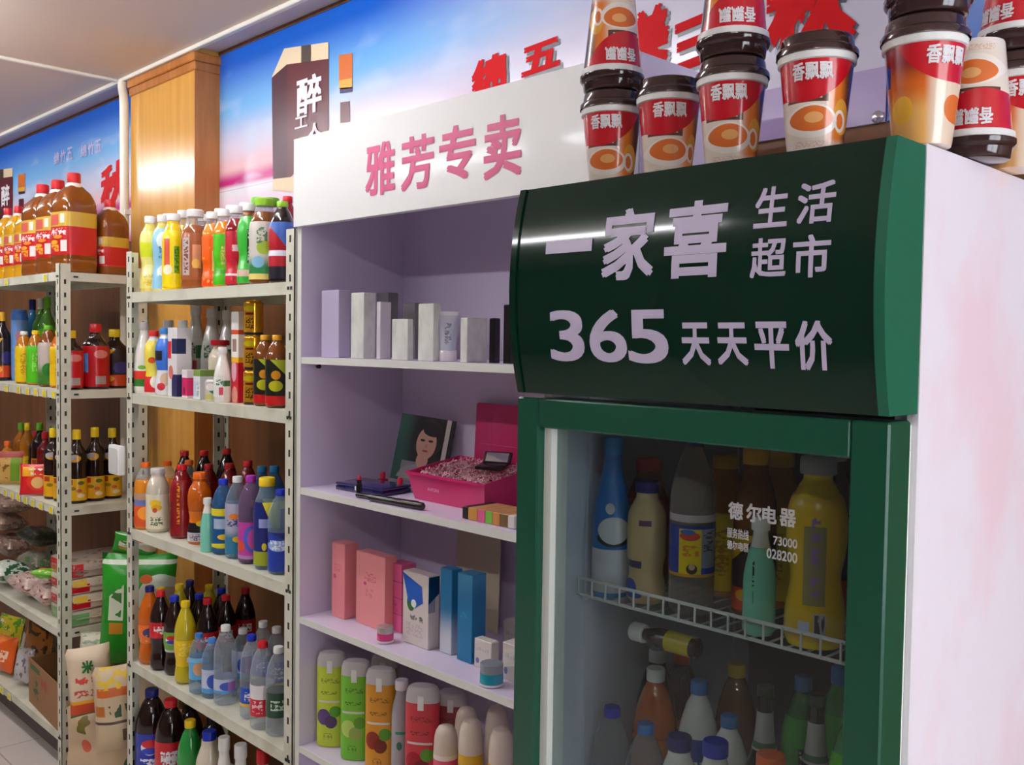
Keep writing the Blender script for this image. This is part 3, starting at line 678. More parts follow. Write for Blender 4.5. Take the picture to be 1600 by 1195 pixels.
for px, yt, cp, lq, lb in ((262, 334, 'white', 'paleyellow', L_PALE), (284, 330, 'white', 'yellow', L_YEL), (319, 335, 'white', 'brown', L_BRN), (345, 326, 'white', 'orange', L_ORG), (363, 321, 'white', 'orange', L_GRN), (384, 318, 'white', 'red', L_RED)):
    B('juice_bottle', 'white-capped juice bottle in the back row of the top steel shelf', 'bottle', px, yt, z, 1.47, .033, 'wide', LQ[lq], C_[cp], labels=[(.05, .7, lb)], group=g, fill=.82)
for px, yt in ((404, 309), (424, 309)):
    B('tea_bottle', 'brown tea bottle with green cap in the back row, top steel shelf', 'bottle', px, yt, z, 1.47, .036, 'wide', LQ['tea'], C_['green'], labels=[(.06, .7, L_TEA)], group=g, fill=.84)
B('cola_bottle', 'red-capped bottle behind the right post of the top steel shelf', 'bottle', 449, 306, z, 1.47, .034, 'pet', LQ['red'], C_['red'], labels=[(.2, .7, L_COLA2)], group=g)
settle(-3.176, -2.146, 1.320, 1.650)

# ================================================================== second steel shelf: milk drinks, gold cans
g = 'milk drinks and cans on the second steel shelf'; z = S[1]
L_MILK = lab('milk_red_green', (236, 236, 228), ('band', .15, .42, (60, 130, 50)), ('band', .42, .72, (226, 60, 50)), ('ell', .4, .85, .2, .08, (120, 180, 60)))
L_YR = lab('yellow_red', (244, 220, 40), ('diag', .8, .55, (244, 226, 90)), ('band', 0, .3, (214, 40, 50)), ('ell', .6, .2, .3, .12, (244, 240, 220)), ('ell', .4, .62, .2, .06, (220, 90, 40)))
L_BW = lab('blue_white', (60, 120, 220), ('band', 0, .42, (226, 226, 230)), ('rect', .0, .35, .6, .78, (40, 40, 50)), ('ell', .5, .25, .25, .12, (214, 180, 150)), ('ell', .3, .12, .2, .07, (200, 50, 60)))
L_NV = opmat('pack_navy_red', (232, 228, 230), [('rect', .45, 1.1, .0, .32, (40, 44, 90)), ('rect', .0, .4, .55, .8, (206, 40, 44)), ('rect', .45, 1.1, .62, .84, (40, 50, 90)), ('ell', .35, .35, .25, .1, (220, 120, 110))], .35)
L_WG = lab('white_green', (236, 238, 232), ('rect', .50, .9, .55, .85, (50, 110, 60)), ('rect', .3, .55, .1, .5, (214, 80, 100)), ('text', .15, .5, .6, .9, 10, 18, (60, 120, 70)))
L_CART = opmat('carton_red_white', (236, 232, 226), [('band', .0, .46, (200, 24, 44)), ('ell', .4, .35, .35, .12, (232, 170, 190)), ('band', .44, .50, (240, 180, 30)), ('rect', .2, .75, .56, .70, (150, 120, 110)), ('band', .75, .80, (220, 90, 50)), ('ell', .5, .08, .4, .10, (226, 150, 130))], .3, coat=.2)
L_BLK = lab('black_yellow', (22, 26, 18), ('band', .0, .2, (200, 26, 26)), ('ell', .45, .66, .2, .1, (226, 150, 30)), ('ell', .45, .42, .3, .12, (190, 190, 30)), ('diag', .5, 1.1, (180, 200, 40)))
GOLDC = mat('gold_can', (230, 168, 40), .2, .7)
L_GOLD = opmat('gold_can_print', (226, 164, 40), [('ell', .3, .82, .3, .10, (246, 226, 40)), ('rect', .1, .5, .60, .68, (150, 40, 20)), ('text', .1, .5, .1, .5, 9, 16, (90, 60, 16)), ], .18, .6)
B('milk_bottle', 'small milk bottle with red and green band at far left of second shelf', 'bottle', 220, 503, z, 1.375, .032, 'milk', LQ['white'], mat('cap_grey', (190, 186, 186), .4), labels=[(.04, .42, L_MILK)], group=g)
B('juice_bottle', 'yellow and red yoghurt drink with red cap on second shelf', 'bottle', 238, 516, z, 1.37, .029, 'wave', LQ['white'], C_['red'], labels=[(.03, .84, L_YR)], group=g)
B('juice_bottle', 'bright blue milk drink bottle with sky cap on second shelf', 'bottle', 258, 512, z, 1.37, .030, 'wave', LQ['white'], C_['sky'], labels=[(.03, .84, L_BW)], group=g)
stands('milk_carton', 'white carton with navy and red print on second steel shelf', 'carton', 262, 276, .05, 512, z, 1.352, L_NV, g)
for px in (305, 331, 356):
    B('milk_bottle', 'tall white milk bottle in the back row of the second shelf', 'bottle', px, 478 + (px-305)*.12, z, 1.52, .035, 'milk', LQ['white'], W_, labels=[(.12, .62, L_WG)], group=g)
B('milk_bottle', 'grey-capped white bottle at the back left of second shelf', 'bottle', 263, 500, z, 1.51, .034, 'milk', LQ['white'], mat('cap_grey', (190, 186, 186), .4), labels=[(.1, .5, L_WG)], group=g)
B('milk_bottle', 'white bottle with green stripe behind the navy carton', 'bottle', 286, 500, z, 1.47, .030, 'milk', LQ['white'], W_, labels=[(.2, .6, L_WG)], group=g)
L_PK = opmat('pack_pink', (206, 36, 100), [('band', .72, 1.01, (236, 226, 228)), ('ell', .45, .25, .22, .14, (120, 20, 60)), ('band', .0, .08, (236, 220, 226))], .35)
stands('milk_carton', 'small pink milk carton on second steel shelf', 'carton', 284, 292, .05, 578, z, 1.345, L_PK, g)
L_TUB = opmat('pack_white_blue', (226, 230, 236), [('band', .78, 1.01, (130, 160, 80)), ('rect', .1, .45, .1, .6, (190, 214, 236)), ('text', .5, .9, .1, .6, 6, 14, (150, 150, 160))], .35)
stands('milk_carton', 'small white and pale blue carton with olive top, second shelf', 'carton', 302, 312, .05, 578, z, 1.345, L_TUB, g)
L_CAN2 = opmat('tin_grey_green', (196, 190, 180), [('ell', .6, .6, .4, .3, (60, 120, 70)), ('band', .0, .3, (200, 190, 110)), ('ell', .3, .7, .25, .2, (236, 230, 226))], .3)
t_ = B('food_tin', 'short tin with green oval print on second steel shelf', 'tin', 335, 592, z, 1.352, .026, 'can', LQ['white'], None, labels=[(.08, .9, L_CAN2)], group=g)
B('milk_bottle', 'cream milk bottle with wide red cap on second shelf', 'bottle', 342, 532, z, 1.43, .036, 'wide', LQ['milky'], C_['red'], capr=.8, labels=[(.1, .45, L_CAN2)], group=g)
B('milk_bottle', 'slim white bottle before the red carton on second shelf', 'bottle', 352, 543, z, 1.352, .025, 'milk', LQ['white'], W_, labels=[(.1, .45, L_WG)], group=g)
stands('juice_carton', 'tall red and white juice carton beside the gold cans', 'carton', 361, 372, .055, 487, z, 1.362, L_CART, g)
zz = z
OBST.append((Xat(396, z+.1, 1.375), 1.375, .029)); xg = Xat(396, z+.1, 1.375); chh = (at(396, 470, 1.375).z - z)/3
for k, w_ in enumerate(('bottom', 'middle', 'top')):
    t_ = empty('drink_can', (xg, 1.375, z+.0006+k*(chh+.0006)), math.atan2(-xg, 1.375))
    obj('body', lathe(prof_seg('can', chh, .027, 0, 1)), GOLDC, t_); obj('wrapper', lathe(prof_seg('can', chh, .027, .08, .9, .0006), capb=False, capt=False), L_GOLD, t_)
    obj('ring', lathe([(.0265, .0), (.0272, .001), (.0272, chh*.07), (.0265, chh*.075)], capb=False, capt=False), mat('can_dark_ring', (60, 54, 50), .3, .6), t_)
    tag(t_, 'gold drink can, %s of the stack of three on second shelf' % w_, 'can', 'stacked gold cans')
for k, px in enumerate((415, 434)):
    B('drink_bottle', 'black and yellow energy drink bottle with yellow cap, second shelf', 'bottle', px, 523, z, 1.372, .031, 'pet', LQ['tea'], C_['gold'], labels=[(.04, .66, L_BLK)], group=g)
B('drink_bottle', 'yellow-sided bottle tucked behind the right post of second shelf', 'bottle', 447, 540, z, 1.41, .030, 'pet', LQ['amber'], C_['gold'], labels=[(.04, .62, L_YEL)], group=g)
settle(-3.176, -2.146, 1.320, 1.650)

# ================================================================== third steel shelf
g = 'soft drinks on the third steel shelf'; z = S[2]
L_OJ = lab('orange_slices', (226, 90, 40), ('band', .62, .8, (110, 120, 180)), ('band', .8, 1.01, (190, 150, 120)), ('ell', .5, .4, .35, .2, (250, 160, 60)))
L_CREAM = lab('cream_fruit', (236, 228, 200), ('ell', .4, .75, .24, .10, (246, 206, 40)), ('ell', .45, .62, .22, .09, (236, 180, 30)), ('ell', .38, .55, .10, .07, (216, 90, 60)), ('text', .2, .7, .1, .35, 10, 20, (90, 110, 70)))
L_RT = lab('red_tea', (140, 14, 22), ('text', .30, .42, .2, .95, 6, 26, (220, 150, 30)), ('rect', .0, .14, .1, .6, (110, 10, 16)))
L_OB = lab('orange_black', (230, 120, 10), ('band', .0, .34, (206, 200, 206)), ('band', .30, .62, (20, 18, 22)), ('ell', .6, .6, .25, .1, (230, 200, 30)), ('text', .1, .9, .04, .26, 12, 20, (110, 90, 120)))
L_BY = lab('blue_yellow', (16, 84, 140), ('band', .82, 1.01, (236, 220, 50)), ('ell', .55, .30, .3, .07, (246, 200, 40)), ('rect', .1, .6, .5, .75, (170, 190, 214)), ('ell', .4, .08, .5, .06, (226, 206, 40)))
L_WC = lab('white_cyan', (176, 176, 200), ('grad', .5, .3, (40, 120, 150)), ('ell', .35, .75, .2, .06, (240, 140, 60)), ('ell', .5, .3, .2, .06, (226, 190, 40)), ('text', .1, .9, .55, .7, 8, 26, (60, 70, 120)))
L_PU = lab('purple_swirl', (190, 60, 160), ('ell', .55, .55, .34, .36, (70, 100, 200)), ('ell', .60, .55, .24, .28, (200, 80, 170)), ('ell', .1, .35, .15, .15, (230, 80, 50)), ('band', .0, .1, (180, 130, 190)))
L_NVY = lab('navy_wrap', (22, 36, 110), ('band', .0, .22, (160, 170, 40)), ('rect', .2, .8, .6, .74, (150, 160, 210)), ('diag', 1.0, 1.32, (236, 220, 40)), ('ell', .4, .3, .09, .06, (230, 210, 30)))
L_SPT = lab('sport_blue', (24, 60, 170), ('ell', .4, .66, .4, .14, (150, 180, 230)), ('diag', .3, 1.02, (20, 40, 120)), ('text', .1, .8, .55, .8, 9, 14, (230, 240, 255)))
BLUEW = clearmat('blue_drink', (70, 130, 190), .35); PURW = clearmat('lilac_drink', (150, 120, 160), .35)
B('juice_bottle', 'orange juice bottle with sliced-fruit label at left of third shelf', 'bottle', 225, 721, z, 1.47, .036, 'pet', LQ['orange'], C_['orange'], labels=[(.05, .55, L_OJ)], group=g, fill=.75)
B('milk_bottle', 'milky drink bottle with yellow fruit on its cream label, third shelf', 'bottle', 241, 729, z, 1.38, .037, 'wide', LQ['milky'], mat('cap_pale', (206, 202, 198), .4), labels=[(.06, .60, L_CREAM)], group=g)
B('tea_bottle', 'dark red tea bottle with gold strip and red cap, third shelf', 'bottle', 284, 725, z, 1.382, .037, 'pet', LQ['red'], C_['red'], labels=[(.06, .80, L_RT)], group=g)
B('juice_bottle', 'orange bottle with black label and orange cap on third shelf', 'bottle', 312, 738, z, 1.385, .036, 'wave', LQ['fanta'], C_['orange'], labels=[(.04, .46, L_OB)], group=g)
B('milk_bottle', 'slim mint-green milk bottle with white top on third shelf', 'bottle', 326, 778, z, 1.338, .021, 'milk', LQ['mint'], W_, capr=.6, labels=[(.72, .89, LQ['white'])], group=g)
B('drink_bottle', 'blue-capped sport drink with yellow-topped blue label, third shelf', 'bottle', 347, 747, z, 1.372, .033, 'pet', BLUEW, C_['blue'], labels=[(.08, .62, L_BY)], group=g)
B('drink_bottle', 'white-capped clear drink with pale and cyan label, third shelf', 'bottle', 371, 743, z, 1.375, .035, 'pet', CLEARB, W_, labels=[(.06, .68, L_WC)], group=g)
B('drink_bottle', 'purple-capped drink with magenta swirl label on third shelf', 'bottle', 392, 742, z, 1.372, .035, 'pet', PURW, C_['purple'], labels=[(.06, .48, L_PU)], group=g)
B('drink_bottle', 'yellow-capped drink in navy wrapper on third shelf', 'bottle', 417, 746, z, 1.372, .036, 'wide', CLEARB, C_['yellow'], labels=[(.05, .74, L_NVY)], group=g)
B('drink_bottle', 'blue-capped sport water by the right post of third shelf', 'bottle', 439, 763, z, 1.372, .035, 'pet', CLEARB, C_['blue'], labels=[(.04, .50, L_SPT)], group=g)
for px, yt in ((274, 702), (314, 702), (354, 701)):
    B('cola_bottle', 'dark cola bottle with red cap, tallest row of third shelf', 'bottle', px, yt, z, 1.575, .035, 'cola', LQ['dark'], C_['red'], labels=[(.38, .6, lab('cola_red', (190, 20, 30), ('text', .2, .8, .3, .7, 7, 8, (240, 230, 230))))], group=g)
for px, yt in ((326, 724), (358, 723), (388, 720)):
    B('tea_bottle', 'red-capped red tea bottle in the middle row of third shelf', 'bottle', px, yt, z, 1.485, .034, 'pet', LQ['red'], C_['red'], labels=[(.06, .75, L_RT)], group=g)
for px, yt in ((262, 720), (294, 718)):
    B('juice_bottle', 'orange-capped juice bottle behind the red teas, third shelf', 'bottle', px, yt, z, 1.49, .034, 'pet', LQ['orange'], C_['orange'], labels=[(.05, .5, L_OJ)], group=g, fill=.75)
for px, yt, c in ((408, 727, 'teal'), (428, 728, 'teal')):
    B('drink_bottle', 'teal-capped drink bottle at the back right of third shelf', 'bottle', px, yt, z, 1.50, .034, 'pet', BLUEW, C_[c], labels=[(.08, .6, L_BY)], group=g)
settle(-3.176, -2.146, 1.320, 1.650)

# ================================================================== fourth steel shelf: colas behind, water in front
g = 'soft drinks and water on the fourth steel shelf'; z = S[3]
L_CK = lab('cola_label_red', (196, 16, 30), ('text', .2, .8, .25, .75, 6, 5, (240, 236, 236)))
L_PEP = lab('cola_label_lime', (110, 170, 60), ('ell', .35, .62, .25, .22, (236, 236, 240)), ('ell', .35, .72, .22, .12, (206, 30, 40)), ('ell', .35, .52, .22, .10, (40, 60, 170)), ('band', .0, .12, (190, 200, 190)))
L_FAN = lab('orange_soda_label', (236, 110, 20), ('ell', .5, .6, .3, .25, (60, 50, 110)), ('blot', 6, .62, (250, 170, 40)))
L_LEM = lab('yellow_soda_label', (240, 200, 10), ('rect', .55, .75, .15, .35, (230, 230, 240)), ('text', .2, .7, .4, .9, 6, 12, (250, 226, 80)))
L_W1 = lab('water_blue', (90, 170, 220), ('ell', .5, .5, .3, .3, (200, 150, 110)), ('band', .8, 1.01, (120, 190, 230)))
L_W2 = lab('water_white_blue', (190, 200, 226), ('ell', .55, .5, .3, .3, (60, 90, 190)), ('band', .0, .2, (80, 160, 220)), ('rect', .6, .9, .1, .8, (170, 110, 190)))
L_W3 = lab('water_deep_blue', (20, 80, 190), ('band', .0, .15, (236, 190, 40)), ('text', .2, .8, .3, .8, 6, 10, (230, 236, 250)))
L_W4 = lab('water_red_white', (236, 232, 234), ('band', .0, .55, (206, 22, 44)), ('text', .1, .5, .1, .5, 6, 8, (240, 200, 206)))
L_W5 = lab('water_dark_green', (24, 70, 50), ('text', .2, .7, .3, .7, 6, 8, (200, 220, 200)))
B('soda_bottle', 'orange soda bottle with navy cap at left of fourth shelf', 'bottle', 226, 911, z, 1.385, .036, 'cola', LQ['fanta'], C_['navy'], labels=[(.28, .52, L_FAN)], group=g)
B('cola_bottle', 'cola bottle with red label and red cap at left of fourth shelf', 'bottle', 252, 923, z, 1.385, .034, 'cola', LQ['dark'], C_['red'], labels=[(.42, .62, L_CK)], group=g)
B('cola_bottle', 'cola bottle with lime round-emblem label and blue cap, fourth shelf', 'bottle', 273, 931, z, 1.372, .034, 'cola', LQ['dark'], C_['blue'], labels=[(.30, .56, L_PEP)], group=g)
B('soda_bottle', 'yellow soda bottle with yellow cap at front of fourth shelf', 'bottle', 290, 938, z, 1.362, .034, 'cola', LQ['lemon'], C_['yellow'], labels=[(.22, .54, L_LEM)], group=g)
B('water_bottle', 'small water bottle with sky cap and brown emblem, fourth shelf', 'bottle', 311, 990, z, 1.352, .029, 'pet', CLEARB, C_['sky'], labels=[(.25, .62, L_W1)], group=g)
B('water_bottle', 'slim pale blue water bottle with blue cap on fourth shelf', 'bottle', 331, 997, z, 1.366, .030, 'pet', CLEARB, C_['sky'], labels=[(.1, .5, L_W2)], group=g)
B('water_bottle', 'tall clear water bottle with white cap on fourth shelf', 'bottle', 354, 976, z, 1.378, .034, 'pet', CLEAR, W_, labels=[(.16, .34, L_W2)], group=g)
B('water_bottle', 'clear water bottle with purple-tinted label behind the front row', 'bottle', 378, 981, z, 1.43, .033, 'pet', CLEAR, W_, labels=[(.3, .7, L_W2)], group=g)
B('water_bottle', 'water bottle with deep blue label and blue cap, fourth shelf', 'bottle', 393, 992, z, 1.375, .032, 'pet', CLEAR, C_['blue'], labels=[(.16, .38, L_W3)], group=g)
B('water_bottle', 'water bottle with red and white label and red cap, fourth shelf', 'bottle', 411, 1002, z, 1.352, .034, 'pet', CLEAR, C_['red'], labels=[(.16, .52, L_W4)], group=g)
B('water_bottle', 'water bottle with dark green label by the right post, fourth shelf', 'bottle', 434, 1010, z, 1.372, .034, 'pet', CLEAR, W_, labels=[(.22, .5, L_W5)], group=g)
for px, yt, c in ((411, 970, 'white'), (432, 978, 'white')):
    B('water_bottle', 'white-capped water bottle at the back right of fourth shelf', 'bottle', px, yt, z, 1.46, .033, 'pet', CLEAR, C_[c], labels=[(.3, .6, L_W3)], group=g)
for px, yt, c, Y in ((246, 916, 'yellow', 1.47), (260, 909, 'navy', 1.57), (280, 912, 'yellow', 1.47), (289, 903, 'navy', 1.57), (310, 907, 'yellow', 1.57), (345, 919, 'blue', 1.57), (311, 927, 'blue', 1.47)):
    B('soda_bottle', '%s-capped dark soda bottle in the back rows of fourth shelf' % c, 'bottle', px, yt, z, Y, .034, 'cola', LQ['dark'] if c != 'yellow' else LQ['lemon'], C_[c], labels=[(.32, .56, L_PEP if c != 'yellow' else L_LEM)], group=g)
for px, yt, Y in ((296, 921, 1.54-.01), (324, 934, 1.41), (353, 928, 1.50), (383, 918, 1.575)):
    B('cola_bottle', 'red-capped cola bottle in the back rows of fourth shelf', 'bottle', px, yt, z, Y, .034, 'cola', LQ['dark'], C_['red'], labels=[(.42, .62, L_CK)], group=g)
settle(-3.176, -2.146, 1.320, 1.650)

# ================================================================== bottom steel shelf
g = 'large bottles on the bottom steel shelf'; z = S[4]
L_BP = lab('blue_cola_label', (30, 50, 160), ('ell', .45, .62, .28, .22, (236, 236, 240)), ('ell', .45, .72, .26, .12, (206, 30, 40)), ('ell', .45, .52, .26, .10, (40, 70, 190)), ('text', .15, .85, .1, .3, 8, 10, (230, 234, 250)))
B('cola_bottle', 'large cola bottle with blue round-emblem label on bottom shelf', 'bottle', 234, 1074, z, 1.40, .052, 'pet', LQ['dark'], C_['navy'], labels=[(.25, .60, L_BP)], group=g)
B('cola_bottle', 'large cola bottle with red Chinese-lettered label on bottom shelf', 'bottle', 267, 1091, z, 1.385, .050, 'pet', LQ['dark'], C_['red'], labels=[(.28, .62, L_CK)], group=g, deco=logo('可口可乐', .07, .045, .47, INK, .04))
B('soda_bottle', 'green soda bottle with yellow cap on bottom shelf', 'bottle', 297, 1125, z, 1.37, .040, 'pet', LQ['sprite'], C_['yellow'], labels=[(.2, .55, L_W3)], group=g)
B('milk_bottle', 'cream milk bottle with blue cap on bottom shelf', 'bottle', 327, 1141, z, 1.37, .042, 'wide', LQ['milky'], C_['blue'], capr=.5, labels=[(.1, .5, L_MILK)], group=g)
B('milk_bottle', 'white yoghurt bottle with red label on bottom shelf', 'bottle', 350, 1150, z, 1.355, .034, 'milk', LQ['white'], W_, labels=[(.2, .62, L_W4)], group=g)
B('milk_bottle', 'white bottle with orange mark beside the right corner, bottom shelf', 'bottle', 378, 1163, z, 1.36, .036, 'milk', LQ['white'], C_['white'], labels=[(.2, .7, lab('white_orange', (236, 226, 226), ('ell', .5, .75, .3, .2, (230, 90, 40)))) ], group=g)
B('cola_bottle', 'dark cola bottle behind the green soda on bottom shelf', 'bottle', 297, 1098, z, 1.49, .046, 'pet', LQ['dark'], C_['black'], labels=[(.28, .62, L_CK)], group=g)
B('cola_bottle', 'dark cola bottle behind the milk on bottom shelf', 'bottle', 332, 1118, z, 1.50, .046, 'pet', LQ['dark'], C_['black'], labels=[(.28, .62, L_CK)], group=g)
B('drink_bottle', 'red-capped bottle by the right post of bottom shelf', 'bottle', 408, 1168, z, 1.40, .036, 'milk', LQ['white'], C_['red'], labels=[(.2, .6, L_W4)], group=g)
settle(-3.176, -2.146, 1.320, 1.650)

# ================================================================== far-left unit
LU = (-4.836, -3.794, 1.320, 1.640)
z = T[0]; g = 'cooking oil on the top shelf of the far-left unit'
L_OIL = lab('oil_red_gold', (196, 22, 30), ('band', .66, 1.01, (206, 170, 60)), ('rect', .2, .6, .70, .94, (206, 90, 80)), ('rect', .68, .86, .74, .95, (230, 226, 214)), ('rect', .70, .92, .08, .34, (226, 222, 216)),
           ('ell', .35, .30, .2, .05, (236, 170, 40)), ('ell', .55, .42, .22, .04, (236, 150, 40)), ('text', .1, .9, .46, .62, 8, 16, (240, 220, 220)), ('text', .05, .6, .08, .24, 8, 12, (240, 170, 50)))
COLLAR = mat('white_collar', (232, 222, 214), .4)
def jugdeco(t, h, r, prof):
    obj('collar', lathe([(r*.44, h*.855), (r*.46, h*.86), (r*.42, h*.885), (r*.36, h*.90)], 16, capb=False, capt=False), COLLAR, t)
    obj('handle', tube([(-r*.05, 0, h*.89), (-r*.45, 0, h*.91), (-r*.75, 0, h*.87), (-r*.85, 0, h*.78), (-r*.86, 0, h*.70)], r*.075, 8), COLLAR, t)
def jug(px, yt, Y, r, body, label, nm='oil_jug', lb=L_OIL, lr=(.18, .60), cp='red'):
    B(nm, label, 'jug', px, yt, z, Y, r=r, prof='jug', body=body, cap=C_[cp], capr=.36, labels=[(*lr, lb)], n=4.5, rz=.15, deco=jugdeco, group=g)
jug(116, 271, 1.42, .070, LQ['oil'], 'largest brown cooking oil jug with red cap, at the shelf corner')
jug(91, 281, 1.42, .070, LQ['oil'], 'brown cooking oil jug with red cap left of the corner jug')
jug(67, 289, 1.42, .070, LQ['oil'], 'brown cooking oil jug with red cap, third from the shelf corner')
for px, yt in ((46, 318), (29, 322), (13, 325)): jug(px, yt, 1.40, .048, LQ['goldoil'], 'smaller golden oil jug with red cap on the far-left unit')
jug(172, 312, 1.56, .060, LQ['oil'], 'brown oil jug at the back right of the far-left unit', lr=(.12, .5))
settle(*LU)
# second shelf
z = T[1]; g = 'bottles and boxes on the second shelf of the far-left unit'
L_GBOX = opmat('green_pack', (60, 140, 60), [('band', .7, .9, (200, 210, 200)), ('blot', 6, .6, (20, 80, 40)), ('band', 0, .1, (180, 190, 180))], .35)
L_BBOX = opmat('blue_pack', (110, 150, 210), [('band', .85, 1.01, (60, 110, 190)), ('ell', .5, .62, .25, .08, (180, 120, 130)), ('text', .2, .8, .1, .4, 6, 16, (200, 210, 236))], .35)
L_Y2 = lab('yellow_plain', (234, 196, 20), ('text', .3, .6, .2, .8, 6, 20, (190, 140, 20)))
L_G2 = lab('green_plain', (84, 190, 30), ('text', .3, .7, .3, .8, 8, 16, (150, 220, 90)))
L_TW = lab('tea_plain', (196, 184, 178), ('grad', .6, .2, (60, 120, 40)), ('ell', .5, .35, .3, .16, (30, 110, 40)))
L_RJ = lab('red_jug_wrap', (186, 14, 26), ('rect', .02, .25, .35, .82, (90, 150, 220)), ('ell', .68, .80, .24, .1, (206, 120, 120)), ('rect', .5, .86, .06, .26, (170, 150, 150)))
L_DK = lab('dark_grape', (40, 24, 26), ('diag', -.7, .62, (226, 180, 20)), ('ell', .75, .5, .3, .16, (60, 50, 120)), ('band', .0, .3, (210, 70, 20)), ('ell', .3, .2, .2, .08, (240, 170, 40)))
for a in (('juice_bottle', 'yellow-sleeved bottle with white cap on the far-left unit', 38, 517, 'amber', 'white', L_Y2, .036, 1.385),
          ('juice_bottle', 'green-sleeved bottle with yellow cap on the far-left unit', 56, 516, 'amber', 'yellow', L_G2, .036, 1.39),
          ('tea_bottle', 'tea bottle with green cap and pale green label, far-left unit', 76, 508, 'tea', 'green', L_TW, .040, 1.385),
          ('juice_bottle', 'yellow-capped bottle half hidden by the far-left post', 93, 516, 'fanta', 'yellow', L_Y2, .036, 1.39),
          ('drink_jug', 'red-wrapped jug left half hidden by the far-left post', 121, 516, 'dark', 'yellow', L_RJ, .048, 1.40),
          ('drink_jug', 'red-wrapped jug with red cap and blue strip right of the post', 147, 506, 'dark', 'red', L_RJ, .052, 1.45),
          ('drink_jug', 'dark grape drink jug with yellow cap, far-left unit', 176, 515, 'dark', 'yellow', L_DK, .052, 1.55)):
    B(a[0], a[1], 'bottle', a[2], a[3], z, a[8], r=a[7], prof='pet' if 'jug' not in a[0] else 'soy', body=LQ[a[4]], cap=C_[a[5]], labels=[(.04, .72 if 'jug' not in a[0] else .66, a[6])], group=g)
for px, yt, m, c, lb in ((50, 468, 'cyan', 'navy', L_BBOX), (62, 466, 'green', 'white', L_GBOX), (74, 464, 'green', 'green', L_G2), (15, 503, 'green', 'white', L_GBOX), (8, 487, 'dark', 'gold', L_DK)):
    B('drink_bottle', {'navy': 'navy-capped tall bottle at the back of the far-left second shelf', 'white': 'white-capped green bottle on the far-left second shelf', 'green': 'tall all-green bottle behind the teas on the far-left unit', 'gold': 'dark bottle with gold cap at the left picture edge'}[c], 'bottle', px, yt, z, 1.56 if px > 40 else 1.45, r=.036, prof='soy', body=LQ[m], cap=C_[c], labels=[(.05, .62, lb)], group=g)
B('drink_bottle', 'pale blue pack-like bottle behind the yellow sleeve, far-left unit', 'bottle', 31, 484, z, 1.46, r=.036, prof='can', body=L_BBOX, group=g)
settle(*LU)
# third shelf: soy sauce
z = T[2]; g = 'sauces on the third shelf of the far-left unit'
L_SOY = lab('soy_yellow', (226, 170, 16), ('rect', .05, .3, .72, .95, (170, 60, 40)), ('ell', .7, .8, .16, .09, (90, 110, 40)), ('ell', .6, .45, .14, .08, (200, 90, 60)), ('ell', .7, .22, .18, .09, (236, 220, 180)), ('ell', .3, .55, .16, .08, (140, 120, 30)))
L_SOYN = lab('soy_neck', (20, 14, 12), ('ell', .4, .5, .3, .4, (220, 160, 30)), ('ell', .3, .6, .2, .25, (170, 170, 180)))
for px, yt, Y in ((84, 669, 1.38), (99, 670, 1.39), (122, 671, 1.42), (147, 668, 1.48), (175, 668, 1.56)):
    B('soy_sauce_bottle', 'black soy sauce bottle with yellow cap and yellow label', 'bottle', px, yt, z, Y, r=.037, prof='soy', body=LQ['dark'], cap=C_['yellow'], labels=[(.04, .34, L_SOY), (.55, .68, L_SOYN)], group=g)
for px, yt, c, m, lb in ((28, 660, 'green', 'amber', L_G2), (42, 661, 'yellow', 'amber', L_Y2), (58, 673, 'red', 'dark', L_SOYN), (70, 675, 'red', 'red', L_SOYN), (62, 660, 'green', 'dark', L_SOY), (14, 690, 'orange', 'amber', L_Y2)):
    B('sauce_bottle', '%s-capped sauce bottle among the sauces of the far-left unit' % c, 'bottle', px, yt, z, 1.50, r=.034, prof='soy', body=LQ[m], cap=C_[c], labels=[(.05, .4, lb)], group=g)
def pillow(w, h, t, n=12, crimp=.06, seed=0):
    key = ('pil', round(w, 4), round(h, 4), round(t, 4), seed)
    if key in CACHE: return CACHE[key]
    rnd = random.Random(seed); bm = bmesh.new(); ph = [rnd.uniform(0, 6) for _ in range(4)]
    top, bot = [], []
    for i in range(n+1):
        A, Bq = [], []
        for j in range(n+1):
            u, v = i/n*2-1, j/n*2-1
            k = (max(0, 1-abs(u)**3.2)*max(0, 1-abs(v)**3.2))**.62
            wr = 1 + .10*math.sin(5*u+ph[0]+2*v) + .08*math.sin(7*v+ph[1])
            x = u*w/2*(1-.05*(1-abs(v)**2)*abs(u)); z_ = (v*h/2)*(1-.04*(1-u*u))
            A.append(bm.verts.new((x, -t/2*k*wr, z_)))
            Bq.append(A[-1] if abs(u) == 1 or abs(v) == 1 else bm.verts.new((x, t/2*k*(2-wr), z_)))
        top.append(A); bot.append(Bq)
    for i in range(n):
        for j in range(n):
            bm.faces.new((top[i][j], top[i+1][j], top[i+1][j+1], top[i][j+1]))
            f = []
            for q in (bot[i][j], bot[i][j+1], bot[i+1][j+1], bot[i+1][j]):
                if q not in f: f.append(q)
            if len(f) >= 3:
                try: bm.faces.new(f)
                except ValueError: pass
    CACHE[key] = fin(bm, 'pillow', 60); return CACHE[key]
def pack(name, label, cat, loc, rot, w, h, t, m, grp=None, px=None, seed=0, seal=None):
    e = empty(name, loc); e.rotation_euler = rot
    obj('bag', pillow(w, h, t, seed=seed), m, e)
    if seal:
        for s in (-1, 1): obj('seal', box(-w/2*.96, w/2*.96, -.0015, .0015, s*h/2-.006, s*h/2+.006), seal, e)
    tag(e, label, cat, grp, px); return e
settle(*LU)
